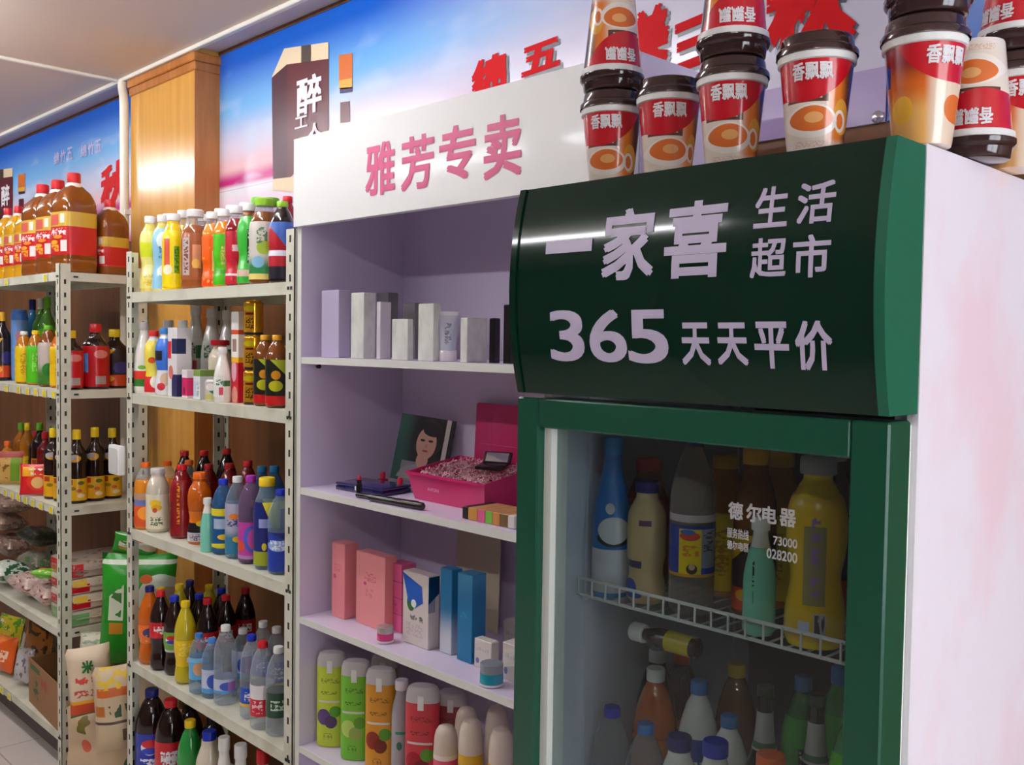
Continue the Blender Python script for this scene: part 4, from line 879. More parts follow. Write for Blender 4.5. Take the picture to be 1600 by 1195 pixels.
M_NOOD = opmat('red_noodle_pack', (206, 22, 30), [('ell', .6, .45, .34, .3, (220, 60, 30)), ('ell', .62, .40, .2, .18, (226, 180, 110)), ('rect', .1, .5, .6, .9, (236, 170, 40)), ('text', .3, .8, .65, .85, 6, 6, (240, 220, 200))], .3)
M_TAN = opmat('tan_pack', (190, 150, 80), [('blot', 5, .58, (120, 80, 30)), ('rect', .6, .9, .1, .9, (110, 150, 30)), ('band', .8, 1.01, (150, 40, 30))], .35)
x_ = Xat(55, z+.05, 1.345); pack('noodle_pack', 'red round-printed noodle pack leaning at the front of the sauce shelf', 'pack', (x_, 1.345, z+.067), (-.10, 0, .9), .12, .128, .03, M_NOOD, 'packs on the sauce shelf', 62, 3)
x_ = Xat(14, z+.05, 1.36); pack('noodle_pack', 'tan and green food pack at the left edge of the sauce shelf', 'pack', (x_, 1.36, z+.075), (-.1, 0, .9), .12, .146, .03, M_TAN, 'packs on the sauce shelf', 14, 4)
# fourth shelf: bagged dry goods
z = T[3]; g = 'bagged goods on the fourth shelf of the far-left unit'
M_WGB = opmat('white_green_bag', (206, 214, 200), [('blot', 4, .56, (40, 90, 60)), ('blot', 9, .62, (230, 236, 226))], .3)
M_PKB = opmat('pink_clear_bag', (196, 170, 160), [('blot', 5, .60, (150, 30, 50)), ('blot', 9, .58, (214, 200, 190))], .3)
M_GRB = opmat('grey_green_bag', (150, 146, 128), [('blot', 4, .55, (90, 140, 80)), ('blot', 8, .6, (190, 186, 176))], .3)
M_DKB = opmat('dark_green_bag', (34, 44, 30), [('blot', 6, .6, (90, 84, 70))], .3)
M_TNB = opmat('dusty_tan_bag', (150, 124, 108), [('blot', 5, .55, (110, 84, 74)), ('blot', 9, .62, (190, 180, 170))], .3)
sh = z+.001
for k, (px, Y, dz, w, h, t, m, lb_, tl) in enumerate((
    (14, 1.385, .068, .20, .16, .085, M_WGB, 'white and green dry-goods bag at the front left of its shelf', .25),
    (52, 1.39, .068, .22, .15, .085, M_PKB, 'pinkish clear bag with crimson print lying at the shelf front', .35),
    (82, 1.395, .066, .16, .14, .08, M_PKB, 'pale bag with crimson print beside the far-left post', .35),
    (60, 1.535, .072, .24, .12, .09, M_GRB, 'grey-green rustling bag behind the pinkish clear bag', .25),
    (18, 1.56, .074, .26, .13, .10, M_TNB, 'dusty tan bag at the back of the dry-goods shelf', .2))):
    pack('food_bag', lb_, 'bag', (Xat(px, z+.05, Y), Y, sh+dz), (math.pi/2-.10, 0, .08), w, h, t, m, g, px, k)
for k, (px, Y, dz, m, lb_) in enumerate(((10, 1.55, .19, M_TNB, 'flat tan bag piled high on the dry-goods shelf'), (16, 1.55, .285, M_TNB, 'topmost flat tan bag of the pile on the dry-goods shelf'), (62, 1.55, .19, M_DKB, 'dark green crumpled bag at the back of the dry-goods shelf'))):
    pack('food_bag', lb_, 'bag', (Xat(px, z+.1, Y), Y, sh+dz), (math.pi/2-.1, 0, .05), .24, .14, .08, m, g, px, 20+k)
M_N1 = opmat('noodle_pack_white', (214, 200, 184), [('recty', -.1, .26, .1, .62, (200, 20, 34)), ('recty', .02, .22, .5, .9, (230, 190, 60)), ('recty', .28, 1.1, .0, .12, (190, 150, 100)), ('blot', 6, .64, (190, 172, 158))], .25)
M_N2 = opmat('noodle_pack_green', (206, 190, 170), [('recty', -.1, .25, .1, .8, (110, 165, 100)), ('blot', 6, .62, (180, 166, 150))], .25)
M_N3 = opmat('noodle_pack_grey', (186, 168, 156), [('recty', -.1, .16, .1, .9, (200, 30, 40)), ('blot', 5, .6, (150, 132, 124))], .25)
zz = sh
for k, (m, lb_) in enumerate(((M_N2, 'bottom noodle pack with green end in the stack'), (M_N1, 'second noodle pack with red and yellow end in the stack'), (M_N1, 'third noodle pack with red end in the stack'), (M_N3, 'topmost greyish noodle pack of the stack'))):
    e = empty('noodle_pack', (-3.915, 1.492, zz), .02*(k % 2)); obj('wrapper', box(-.115, .115, -.135, .135, 0, .062, .012, 2), m, e); obj('seal', box(.1155, .1195, -.12, .12, .028, .032), m, e)
    tag(e, lb_ + ' right of the far-left post', 'pack', g); zz += .0628
x_ = Xat(83, z+.2, 1.42)
pack('food_bag', 'small orange and green pack on the bags beside the far-left post', 'bag', (-4.10, 1.37, sh+.158), (math.pi/2-.15, 0, .5), .11, .09, .04, opmat('orange_green_pack', (220, 130, 60), [('diag', .6, .9, (110, 190, 40)), ('blot', 6, .62, (240, 226, 180))], .3), g, 84, 40)
# bottom shelf
z = T[4]; g = 'packs on the bottom shelf of the far-left unit'
KRAFT = opmat('printed_kraft_card', (150, 106, 66), [('rect', .06, .40, .80, .92, (60, 96, 50)), ('text', .16, .34, .20, .70, 9, 7, (60, 104, 56)), ('text', .42, .62, .55, .80, 9, 8, (170, 60, 50))], .6)
cbx = empty('cardboard_box', (-4.035, 1.435, z+.001), -.06); bw, bd_, bh = .205, .105, .185
obj('front_wall', box(-bw, bw, -bd_, -bd_+.005, 0, bh), KRAFT, cbx); obj('back_wall', box(-bw, bw, bd_-.005, bd_, 0, bh), KRAFT, cbx)
for s in (-1, 1): obj('side_wall', box(min(s*bw, s*(bw-.005)), max(s*bw, s*(bw-.005)), -bd_+.0055, bd_-.0055, 0, bh), KRAFT, cbx)
obj('base', box(-bw+.006, bw-.006, -bd_+.0055, bd_-.0055, 0, .005), KRAFT, cbx); obj('flap', box(-bw, bw, bd_, bd_+.003, bh-.01, bh+.05), KRAFT, cbx)
tag(cbx, 'open brown cardboard box with green print on the bottom far-left shelf', 'box')
pack('food_bag', 'green and white bag inside the cardboard box', 'bag', (-4.0, 1.435, z+.135), (.1, .2, .1), .15, .13, .06, M_WGB, g, None, 50)
for k, (px, Y, dz, w, h, m, lb_) in enumerate(((10, 1.375, .085, .14, .16, opmat('orange_bag', (230, 96, 30), [('diag', -.5, .6, (240, 130, 60)), ('text', .2, .8, .3, .6, 5, 6, (244, 210, 180))], .3), 'bright orange snack bag at the front of the bottom shelf'),
        (38, 1.39, .080, .11, .15, opmat('silver_bag', (190, 184, 184), [('blot', 5, .6, (120, 110, 120))], .25), 'silver snack bag next to the cardboard box'),
        (16, 1.49, .085, .20, .16, opmat('yellow_green_bag', (206, 186, 30), [('blot', 4, .55, (90, 150, 30)), ('blot', 8, .64, (230, 226, 200))], .3), 'yellow and green snack bag behind the orange bag'),
        (62, 1.545, .10, .22, .18, opmat('amber_bag', (150, 90, 20), [('blot', 4, .56, (60, 40, 24))], .3), 'amber and dark snack bag at the back of the bottom shelf'),
        (34, 1.60, .235, .26, .12, opmat('red_dark_bag', (110, 24, 26), [('blot', 4, .55, (50, 18, 18))], .3), 'dark red snack bag piled at the back of the bottom shelf'))):
    pack('snack_bag', lb_, 'bag', (Xat(px, z+.1, Y), Y, z+dz+.012), (-.22, 0, .25), w, h, .05, m, g, px, 60+k)
for k, px in enumerate((2, 48)):
    pack('snack_bag', 'dark red snack bag hanging low under the dry-goods shelf', 'bag', (Xat(px, z+.3, 1.52), 1.52, z+.335), (math.pi/2-.1, 0, .1), .22, .12, .04, MATS['red_dark_bag'], g, px, 70+k)

# price tags on the front lips of the far-left unit
TAGY = mat('yellow_tag', (238, 214, 20), .5); TAGW = mat('white_tag', (226, 226, 214), .5)
me_b = box(-.022, .022, -.0012, 0, -.030, 0); me_f = box(-.014, .016, -.0022, -.0012, -.027, -.003)
for row, zt, pxs in (('top', T[0], (10, 71)), ('second', T[1], (10, 29, 43, 56, 69, 84)), ('third', T[2], (8, 19, 29, 40, 51, 64, 80)), ('bottom', T[4], (3, 14))):
    for px in pxs:
        e = empty('price_tag', (Xat(px, zt-.02, 1.3145), 1.3146, zt-.004)); obj('holder', me_b, TAGW, e); obj('ticket', me_f, TAGY, e)
        tag(e, 'yellow price tag on the %s shelf lip of the far-left unit' % row, 'price tag', 'yellow price tags', px)
sb = empty('socket_box', (-3.1995, 1.306, at(188, 740, 1.31).z))
obj('case', box(-.055, .030, -.022, 0, 0, .098, .004, 2), WHITE, sb); obj('faceplate', box(-.047, .022, -.025, -.0222, .008, .09, .001), mat('socket_face', (214, 214, 208), .4), sb)
tag(sb, 'small white plastic box fixed to the left post of the bottle shelves', 'socket box')

# ================================================================== rice sacks in the gap between the two steel units
SACK = mat('woven_sack', (206, 186, 154), .6, bump=(400, .15))
RICE1 = opmat('rice_bag_print', (214, 194, 164), [('band', .04, .22, (206, 70, 24)), ('band', .20, .25, (232, 160, 30)), ('text', .15, .85, .30, .40, 9, 22, (196, 70, 60)), ('text', .2, .8, .48, .58, 7, 10, (206, 70, 60)), ('band', .0, .04, (60, 110, 60))], .4, bumpy=(30, .2))
RICE2 = opmat('rice_bag_print_b', (200, 178, 144), [('rect', .1, .9, .66, .76, (200, 96, 30)), ('text', .1, .9, .74, .98, 5, 8, (216, 180, 20)), ('rect', .05, .25, .44, .56, (190, 110, 40)), ('text', .28, .9, .42, .56, 6, 4, (40, 70, 40)), ('band', .35, .38, (80, 70, 60)), ('rect', .6, .8, .14, .28, (110, 90, 70))], .45, bumpy=(30, .2))
RICE3 = opmat('rice_bag_print_c', (198, 172, 138), [('ell', .75, .45, .12, .16, (60, 90, 60)), ('ell', .72, .45, .06, .09, (170, 170, 140)), ('text', .2, .45, .75, .95, 5, 5, (110, 100, 30)), ('ell', .3, .62, .05, .07, (206, 90, 60)), ('text', .1, .5, .02, .18, 5, 6, (40, 70, 40))], .45, bumpy=(30, .2))
RICE4 = opmat('rice_bag_print_d', (206, 206, 184), [('blot', 4, .60, (150, 170, 140)), ('ell', .3, .3, .2, .1, (50, 90, 60))], .4, bumpy=(20, .3))
GBAG = opmat('green_rice_bag', (30, 140, 30), [('rect', .14, .34, .42, .82, (206, 214, 190)), ('text', .17, .31, .45, .80, 4, 9, (60, 120, 50)), ('rect', .16, .34, .30, .40, (190, 130, 30)), ('diag', -.55, .55, (40, 150, 36)), ('band', .90, .94, (220, 236, 210)), ('ell', .80, .62, .28, .20, (220, 232, 214)), ('ell', .85, .55, .24, .16, (206, 180, 160)), ('ell', .62, .78, .08, .04, (230, 110, 40))], .3, bumpy=(14, .25))
g = 'rice bags between the steel units'
def camyaw(x, y): return math.atan2(-x, y)
zk = .001
pack('rice_sack', 'lowest beige rice sack with green oval mark, standing on the floor', 'sack', (-3.47, 1.42, .168), (-.02, 0, .65), .46, .33, .19, RICE3, g, None, 80)
pack('rice_sack', 'back rice sack on the floor against the pillar', 'sack', (-3.60, 1.60, .27), (-.03, 0, .2), .30, .53, .13, SACK, g, None, 81)
p_ = at(141, 1062, 1.30); t_ = pack('rice_bag', 'rice bag with green rice character and orange foot', 'sack', (p_.x, 1.30, p_.z), (-.12, -.10, 1.15), .15, .245, .085, RICE1, g, None, 82)
bm = glyphs('米', .05)
for v in bm.verts: v.co = ((v.co.x-.5)*.040, -.0445-v.co.z, .055+(v.co.y-.5)*.045)
obj('lettering', plainfin(bm, 'text'), INKG, t_)
p_ = at(183, 1105, 1.33); pack('rice_bag', 'rice bag with yellow lettering and orange stripe by the post', 'sack', (p_.x, 1.33, p_.z), (-.1, -.06, 1.15), .15, .30, .085, RICE2, g, None, 83)
p_ = at(146, 1008, 1.42); pack('rice_bag', 'folded pale green-printed bag top behind the rice bag', 'sack', (p_.x+.03, 1.42, p_.z), (-.4, 0, .9), .13, .12, .06, RICE4, g, None, 84)
p_ = at(216, 950, 1.50); t_ = pack('rice_bag', 'tall bright green rice bag with white strip, highest in the pile', 'sack', (p_.x, 1.50, p_.z), (-.06, .03, 1.0), .27, .42, .12, GBAG, g, None, 85)
obj('folded_top', pillow(.16, .09, .03, seed=5), MATS['green_rice_bag'], t_, (-.02, 0, .235), (.3, .2, 0))

# ================================================================== cosmetics on the white rack
def kx(px, z, Y): return Xat(px, z, Y)
def carton(name, label, p0, p1, p2, yt, z, Y, m, grp=None, deco=None, bev=.0012):
    a, b = Xat(p0, z+.05, Y), Xat(p1, z+.05, Y)
    lo, hi = Y+.004, Y+.16
    for _ in range(30):
        md = (lo+hi)/2
        if proj((b, md, z+.06))[0] < p2: lo = md
        else: hi = md
    d = min(lo - Y, 1.636-Y); hgt = at((p0+p1)/2, yt, Y).z - z
    t = empty(name, ((a+b)/2, Y+d/2, z+.0006)); w = (b-a)/2
    obj('carton', box(-w, w, -d/2, d/2, 0, hgt, bev), m, t); obj('end_flap', box(-w*.92, w*.92, -d/2*.92, d/2*.92, hgt+.0002, hgt+.0008), m, t)
    if deco: deco(t, w, d, hgt)
    tag(t, label, 'box', grp, p0); return t
def frontprint(body, w, h, x, z, m, bold=.03):
    def f(t, hw, d, hg):
        bm = glyphs(body, bold)
        for v in bm.verts: v.co = (x*hw+(v.co.x-.5)*w, -d/2-.0007-v.co.z, z*hg+(v.co.y-.5)*h)
        obj('lettering', plainfin(bm, 'text'), m, t)
    return f
SILV = mat('silver_card', (236, 240, 232), .28, .15, noise=((214, 216, 208), (40, 40, 20), .4, .7)); SILW = mat('pale_silver_card', (232, 226, 234), .32, .2)
BLIS = mat('lilac_clear_pack', (190, 180, 210), .2, coat=.4); GRYC = mat('grey_card', (128, 128, 128), .4); BLK = mat('black_gloss_card', (22, 18, 20), .2, coat=.4); GLD = mat('pale_gold_card', (206, 186, 120), .4)
g = 'silver skincare boxes on the top rack shelf'; z = RZ[0]
carton('skincare_box', 'lilac clear-fronted skincare pack at the left end of the top rack shelf', 502, 529, 547, 454, z, 1.352, BLIS, g)
carton('skincare_box', 'tall silver skincare box, second on the top rack shelf', 548, 568, 587, 458, z, 1.352, SILV, g)
carton('skincare_box', 'narrow white-edged silver skincare box on the top rack shelf', 588, 594, 611, 472, z, 1.352, SILW, g)
carton('skincare_box', 'low square silver skincare box with white side, top rack shelf', 612, 637, 646, 499, z, 1.352, SILV, g)
carton('skincare_box', 'tall narrow silver box standing alone mid top rack shelf', 653, 677, 689, 475, z, 1.352, SILV, g)
carton('skincare_box', 'square silver-green skincare box right of the tube', 719, 730, 762, 497, z, 1.352, SILV, g)
carton('skincare_box', 'lower black gloss box on the top rack shelf', 764, 772, 782, 498, z, 1.352, BLK, g)
carton('skincare_box', 'taller black gloss box beside the fridge edge', 786, 797, 809, 477, z, 1.352, BLK, g)
carton('skincare_box', 'pale gold box with dark foot half behind the fridge', 812, 830, 842, 483, z, 1.352, opmat('gold_dark_foot', (206, 186, 120), [('band', 0, .22, (30, 26, 26))], .4), g)
carton('skincare_box', 'dark grey box at the back behind the narrow silver boxes', 588, 606, 622, 458, z, 1.50, GRYC, g)
carton('skincare_box', 'mid grey box at the back of the top rack shelf', 630, 648, 662, 474, z, 1.50, GRYC, g)
x_ = Xat(700, z+.05, 1.385); hh = at(700, 487, 1.385).z - z
tu = empty('cosmetic_tube', (x_, 1.385, z+.0006), camyaw(x_, 1.385))
obj('cap', lathe([(.019, 0), (.020, .002), (.020, .022), (.019, .024)], 18), SILW, tu)
bm = bmesh.new(); rings = []
for i in range(9):
    u = i/8; ry = .0185*(1-u**1.6)+.0012; rx = .0185+.006*u
    rings.append([bm.verts.new((rx*math.cos(2*math.pi*k/20), ry*math.sin(2*math.pi*k/20), .0245+u*(hh-.0245))) for k in range(20)])
for A, Bq in zip(rings, rings[1:]):
    for k in range(20): bm.faces.new((A[k], A[(k+1) % 20], Bq[(k+1) % 20], Bq[k]))
bm.faces.new(rings[0][::-1]); bm.faces.new(rings[-1])
obj('tube', fin(bm, 'tube', 50), opmat('tube_print', (192, 196, 214), [('text', .35, .65, .15, .7, 6, 26, (120, 120, 140)), ('band', .9, 1.01, (220, 222, 230))], .25), tu)
tag(tu, 'pale lilac squeeze tube standing on its cap, top rack shelf', 'tube', g)

# second rack shelf
z = RZ[1]; g = 'make-up on the second rack shelf'
NAVY = mat('navy_plastic', (28, 22, 84), .15, coat=.5)
t_ = empty('makeup_palette', (-1.955, 1.43, z+.0006), .12); obj('base', box(-.085, .085, -.05, .05, 0, .012, .003, 2), NAVY, t_); obj('lid', box(-.085, .085, -.05, .05, .0125, .02, .003, 2), mat('navy_gloss_lid', (46, 38, 100), .1, coat=.6), t_); obj('clasp', box(-.01, .01, -.053, -.0502, .006, .016, .001), SILW, t_)
tag(t_, 'flat navy make-up palette lying at the left of the second rack shelf', 'palette', g)
x_ = -1.905; t_ = empty('lipstick', (x_, 1.352, z+.0006)); obj('case', lathe([(.0075, 0), (.0075, .03), (.006, .031), (.006, .04)], 14), BLK, t_); obj('bullet', lathe([(.005, .0402), (.005, .047), (.002, .051)], 12), mat('lipstick_red', (190, 40, 70), .3), t_)
tag(t_, 'upright black lipstick with red tip on the second rack shelf', 'lipstick', g)
for k, (xa, ya, xb, yb, r, lb_) in enumerate(((-1.895, 1.338, -1.70, 1.372, .006, 'thin dark eyeliner pencil lying in front of the pink box'), (-1.835, 1.333, -1.655, 1.348, .0085, 'thicker black mascara stick lying in front of the pink box'))):
    L_ = math.hypot(xb-xa, yb-ya); t_ = empty('makeup_pencil', (xa, ya, z+r+.0008), math.atan2(yb-ya, xb-xa))
    obj('barrel', lathe([(r*.8, 0), (r, .002), (r, L_*.55)], 12), BLK, t_, (0, 0, 0), (0, math.pi/2, 0)); obj('cap', lathe([(r*1.04, L_*.555), (r*1.04, L_-.003), (r*.8, L_)], 12), mat('brown_black_plastic', (40, 24, 20), .25), t_, (0, 0, 0), (0, math.pi/2, 0))
    tag(t_, lb_, 'make-up pencil', g)
for k, (px, py, c) in enumerate(((598, 740, 0), (640, 735, 1))):
    x_ = Xat(px, z+.02, 1.50); t_ = empty('nail_polish', (x_, 1.50-.03*k, z+.0006)); obj('bottle', box(-.011, .011, -.011, .011, 0, .018, .003, 2), mat('polish_red', (196, 20, 60), .15, coat=.5) if k == 0 else BLK, t_); obj('cap', lathe([(.007, .0185), (.007, .034), (.006, .036)], 12), mat('polish_cap_red', (200, 30, 60), .3), t_)
    tag(t_, ('small red nail polish bottle left of the portrait card', 'small red-capped polish bottle in front of the portrait card')[k], 'nail polish', g)
# portrait card leaning in the corner
SKIN = mat('portrait_skin_print', (206, 160, 140), .4); HAIR = mat('portrait_hair_print', (26, 20, 24), .4); CARD = opmat('portrait_card_print', (40, 40, 46), [('gradx', .35, .1, (40, 90, 80)), ('rect', .15, .6, .0, .3, (140, 140, 150)), ('rect', .84, .92, .0, 1.0, (206, 200, 196))], .25, coat=.3)
t_ = empty('portrait_card', (-1.93, 1.55, z+.013), .55)
cd_ = obj('card', box(-.075, .075, 0, .003, 0, .172), CARD, t_, (0, 0, 0), (-.20, .12, 0))
def disc(n, cx, cz, a, b, m, y, par, a0=0, a1=2*math.pi):
    bm = bmesh.new(); vs = [bm.verts.new((cx+a*math.cos(a0+(a1-a0)*i/24), y, cz+b*math.sin(a0+(a1-a0)*i/24))) for i in range(24)]; bm.faces.new(vs); return obj(n, fin(bm, n), m, par)
disc('printed_hair', .008, .118, .044, .050, HAIR, -.0006, cd_); disc('printed_face', .006, .103, .027, .042, SKIN, -.0012, cd_); disc('printed_neck', .002, .058, .016, .022, SKIN, -.0009, cd_); disc('printed_shoulder', -.005, .002, .055, .044, mat('portrait_top_print', (150, 150, 156), .4), -.0005, cd_, 0, math.pi)
for s in (-1, 1): disc('printed_eye', .006+s*.011, .110, .0065, .0032, HAIR, -.0018, cd_)
disc('printed_mouth', .006, .083, .008, .003, mat('portrait_lip_print', (170, 70, 80), .4), -.0018, cd_)
disc('printed_fringe', .020, .138, .028, .016, HAIR, -.0018, cd_); disc('printed_nose', .007, .096, .0028, .005, mat('portrait_shade_print', (186, 136, 118), .4), -.0018, cd_)
tag(t_, 'glossy card with a printed portrait leaning in the rack corner', 'card', g)
t_ = empty('photo_card', (-1.985, 1.575, z+.012), .5); obj('card', box(-.06, .06, 0, .003, 0, .150), opmat('purple_card_print', (60, 24, 44), [('grad', .55, .2, (196, 140, 120))], .3), t_, (0, 0, 0), (-.16, .16, 0)); obj('edge', box(-.06, .06, .0031, .004, 0, .150), WHITE, t_, (0, 0, 0), (-.16, .16, 0))
tag(t_, 'dark purple card half hidden behind the portrait card', 'card', g)
# pink gift box with shredded paper
PNK = mat('magenta_card', (204, 34, 104), .3, coat=.3); PNKI = mat('magenta_inside', (120, 30, 56), .4)
def frustum(x0, x1, y0, y1, zb, zf, zbk, fl, th, m, par, name):
    """open tray wall by wall: floor rectangle, flared rim higher at the back"""
    bm = bmesh.new()
    o = [(x0, y0, zb), (x1, y0, zb), (x1, y1, zb), (x0, y1, zb), (x0-fl, y0-fl, zf), (x1+fl, y0-fl, zf), (x1+fl, y1, zbk), (x0-fl, y1, zbk)]
    i_ = [(x0+th, y0+th, zb+th), (x1-th, y0+th, zb+th), (x1-th, y1-th, zb+th), (x0+th, y1-th, zb+th), (x0-fl+th, y0-fl+th, zf), (x1+fl-th, y0-fl+th, zf), (x1+fl-th, y1-th, zbk), (x0-fl+th, y1-th, zbk)]
    O = [bm.verts.new(p) for p in o]; I = [bm.verts.new(p) for p in i_]
    bm.faces.new([O[k] for k in (3, 2, 1, 0)]); bm.faces.new([I[k] for k in (0, 1, 2, 3)])
    for k in range(4):
        n_ = (k+1) % 4
        bm.faces.new((O[k], O[n_], O[n_+4], O[k+4])); bm.faces.new((I[k+4], I[n_+4], I[n_], I[k])); bm.faces.new((O[k+4], O[n_+4], I[n_+4], I[k+4]))
    return obj(name, fin(bm, name), m, par)
gb = empty('gift_box', (-1.704, 1.434, z+.0006), -.02)
frustum(-.091, .091+.07, 0, .15, 0, .066, .092, .014, .003, PNK, gb, 'tray')
obj('rim', boxes([(-.108, .178, -.0165, -.0135, .060, .066)]), PNK, gb)
rnd = random.Random(5); bm = bmesh.new()
for _ in range(700):
    p = Vector((rnd.uniform(-.085, .155), rnd.uniform(.01, .135), 0)); p.z = .050 + .028*p.y/.14 + rnd.uniform(0, .014)
    a = rnd.uniform(0, 6.28); d = Vector((math.cos(a), math.sin(a), rnd.uniform(-.5, .5)))*.009; s_ = Vector((-math.sin(a), math.cos(a), .3))*.0024
    q = [bm.verts.new(p-d-s_), bm.verts.new(p-d*.3+s_+Vector((0, 0, .003))), bm.verts.new(p+d*.3-s_), bm.verts.new(p+d+s_+Vector((0, 0, .002)))]
    q2 = [bm.verts.new(v.co+Vector((0, 0, .0007))+s_*1.2) for v in q]
    for k in range(3): bm.faces.new((q[k], q[k+1], q2[k+1], q2[k]))
sp = obj('shredded_paper', fin(bm, 'shred'), mat('pink_shred', (248, 204, 210), .6), gb); sp['kind'] = 'stuff'
obj('padding', box(-.09, .16, .005, .14, .004, .044), mat('pink_padding', (196, 120, 136), .7), gb)
bm = glyphs('AVON', .03)
for v in bm.verts: v.co = (-.01+(v.co.x-.5)*.042, -.0085-v.co.z-(v.co.y)*.0022, .031+(v.co.y-.5)*.009)
obj('lettering', plainfin(bm, 'text'), mat('pale_pink_ink', (236, 160, 196), .4), gb)
tag(gb, 'open magenta gift box filled with pink shredded paper', 'box', g)
t_ = empty('compact_case', (-1.60, 1.505, z+.088), .4); obj('base', box(-.035, .035, -.022, .022, 0, .008, .003, 2), BLK, t_, (0, 0, 0), (.15, 0, 0)); obj('lid', box(-.035, .035, -.002, .004, 0, .030, .002), BLK, t_, (0, .024, .008), (-.5, 0, 0)); obj('mirror', box(-.028, .028, -.0028, -.0022, .004, .026), mat('compact_mirror', (190, 190, 196), .05, .9), t_, (0, .024, .008), (-.5, 0, 0))
tag(t_, 'open black compact lying on the pink shredded paper', 'compact', g)
x_ = Xat(742, z+.1, 1.61); ld = empty('gift_box_lid', (x_, 1.600, z+.0008)); hh = at(760, 630, 1.61).z - z  # lid of the gift box, stood on edge behind it
l_ = obj('panel', box(0, .30, 0, .012, 0, hh, .006, 2), PNK, ld, (0, 0, 0), (-.05, 0, 0)); obj('printed_border', boxes([(.02, .28, -.0009, -.0004, hh*.55, hh*.56), (.02, .28, -.0007, -.0002, hh*.30, hh*.31), (.06, .062, -.0007, -.0002, .02, hh-.02), (.18, .182, -.0007, -.0002, .02, hh-.02)]), mat('light_magenta_ink', (216, 90, 140), .4), l_)
tag(ld, 'flat magenta lid standing upright behind the open gift box', 'carton', g)
xx = Xat(727, z+.02, 1.36)
for k, (c, w_) in enumerate((((24, 20, 20), .018), ((196, 140, 60), .030), ((214, 90, 140), .024), ((120, 190, 70), .022), ((210, 140, 70), .022), ((110, 90, 50), .024), ((226, 222, 214), .020))):
    t_ = empty('lip_balm_box', (xx+w_/2, 1.352, z+.0006)); obj('carton', box(-w_/2+.0006, w_/2-.0006, 0, .085, 0, .026, .001), mat('balm_wrap_%d' % k, (190, 140, 90) if k not in (0, 6) else c, .4), t_); obj('end_flap', box(-w_/2+.0012, w_/2-.0012, -.0008, -.0002, .0008, .0252), mat('balm_end_%d' % k, c, .4), t_)
    tag(t_, ('black', 'amber', 'pink', 'green', 'orange', 'olive', 'white')[k] + '-ended small box in the row before the gift box', 'box', 'small boxes before the gift box'); xx += w_

# third rack shelf: pink and blue cartons
z = RZ[2]; g = 'cartons on the third rack shelf'
PK1 = opmat('salmon_card', (238, 146, 152), [('ell', .25, .55, .12, .03, (216, 80, 120)), ('text', .2, .8, .62, .72, 8, 40, (222, 120, 130))], .35)
PK2 = opmat('salmon_card_wide', (238, 152, 152), [('text', .3, .7, .62, .74, 10, 30, (220, 110, 130)), ('ell', .32, .58, .05, .025, (206, 60, 120)), ('text', .35, .6, .40, .52, 8, 24, (226, 120, 140))], .35)
PK3 = opmat('striped_pink_card', (222, 96, 146), [('band', .74, .75, (120, 60, 90)), ('band', .50, .51, (120, 60, 90)), ('band', .26, .27, (120, 60, 90)), ('text', .2, .8, .3, .46, 6, 18, (200, 70, 120))], .35)
WHB = opmat('white_lotion_card', (222, 212, 206), [('text', .3, .8, .34, .42, 6, 14, (120, 120, 120)), ('text', .15, .8, .12, .30, 10, 40, (200, 190, 186)), ('ell', .62, .62, .06, .025, (200, 60, 60)), ('rect', .99, 1.1, .5, .7, (150, 150, 170))], .35)
BLU1 = opmat('blue_fade_card', (206, 210, 220), [('grad', .15, .55, (20, 120, 170))], .3); BLU2 = opmat('blue_card', (20, 116, 166), [('grad', .7, 1.0, (60, 140, 180)), ('text', .2, .7, .5, .56, 6, 60, (60, 150, 190))], .3)
carton('lotion_box', 'slim salmon-pink carton at the left of the third rack shelf', 518, 538, 560, 849, z, 1.388, PK1, g)
carton('lotion_box', 'wide salmon-pink carton second on the third rack shelf', 556, 601, 620, 866, z, 1.400, PK2, g)
carton('lotion_box', 'deep pink carton with dark stripes on the third rack shelf', 604, 627, 650, 881, z, 1.425, PK3, g)
def flapdeco(t, w, d, hg):
    bm = bmesh.new(); v = [bm.verts.new(p) for p in ((-w, -d/2-.0008, hg*.98), (w*.5, -d/2-.0008, hg*.84), (w*.6, -d/2-.0008, hg*.62), (-w*.0, -d/2-.0008, hg*.52), (-w*.55, -d/2-.0008, hg*.60))]; bm.faces.new(v); obj('blue_print', fin(bm, 'p'), mat('blue_card_print', (20, 90, 190), .25), t)
    disc('highlight_print', -.1*w, hg*.58, w*.2, w*.2, mat('pale_card_print', (226, 240, 236), .3), -d/2-.0014, t); disc('green_print', -w*.35, hg*.58, w*.3, w*.42, mat('green_card_print', (50, 110, 50), .3), -d/2-.0004, t)
    bm = bmesh.new(); v = [bm.verts.new(p) for p in ((w+.0006, -d/2, hg*.62), (w+.0006, d/2, hg*.75), (w+.0006, d/2, hg*.99), (w+.0006, -d/2, hg*.99))]; bm.faces.new(v); obj('blue_print', fin(bm, 'p'), mat('dark_blue_card_print', (10, 60, 100), .25), t)
carton('lotion_box', 'white carton with blue and green print between pink and blue boxes', 629, 669, 686, 896, z, 1.392, WHB, g, flapdeco)
carton('lotion_box', 'blue carton fading to white at its foot, third rack shelf', 687, 705, 722, 889, z, 1.408, BLU1, g)
carton('lotion_box', 'taller plain blue carton right of the fading one', 714, 737, 759, 897, z, 1.402, BLU2, g)
t_ = empty('leaflet', (-1.83, 1.615, z+.0008), -.1); obj('sheet', box(-.02, .16, -.001, .001, 0, .245), mat('beige_sheet', (196, 186, 160), .5), t_, (0, 0, 0), (-.02, 0, 0)); obj('fold', box(-.02, .16, -.0008, .0008, 0, .05), MATS['beige_sheet'], t_, (0, .006, .2452), (.9, 0, 0))
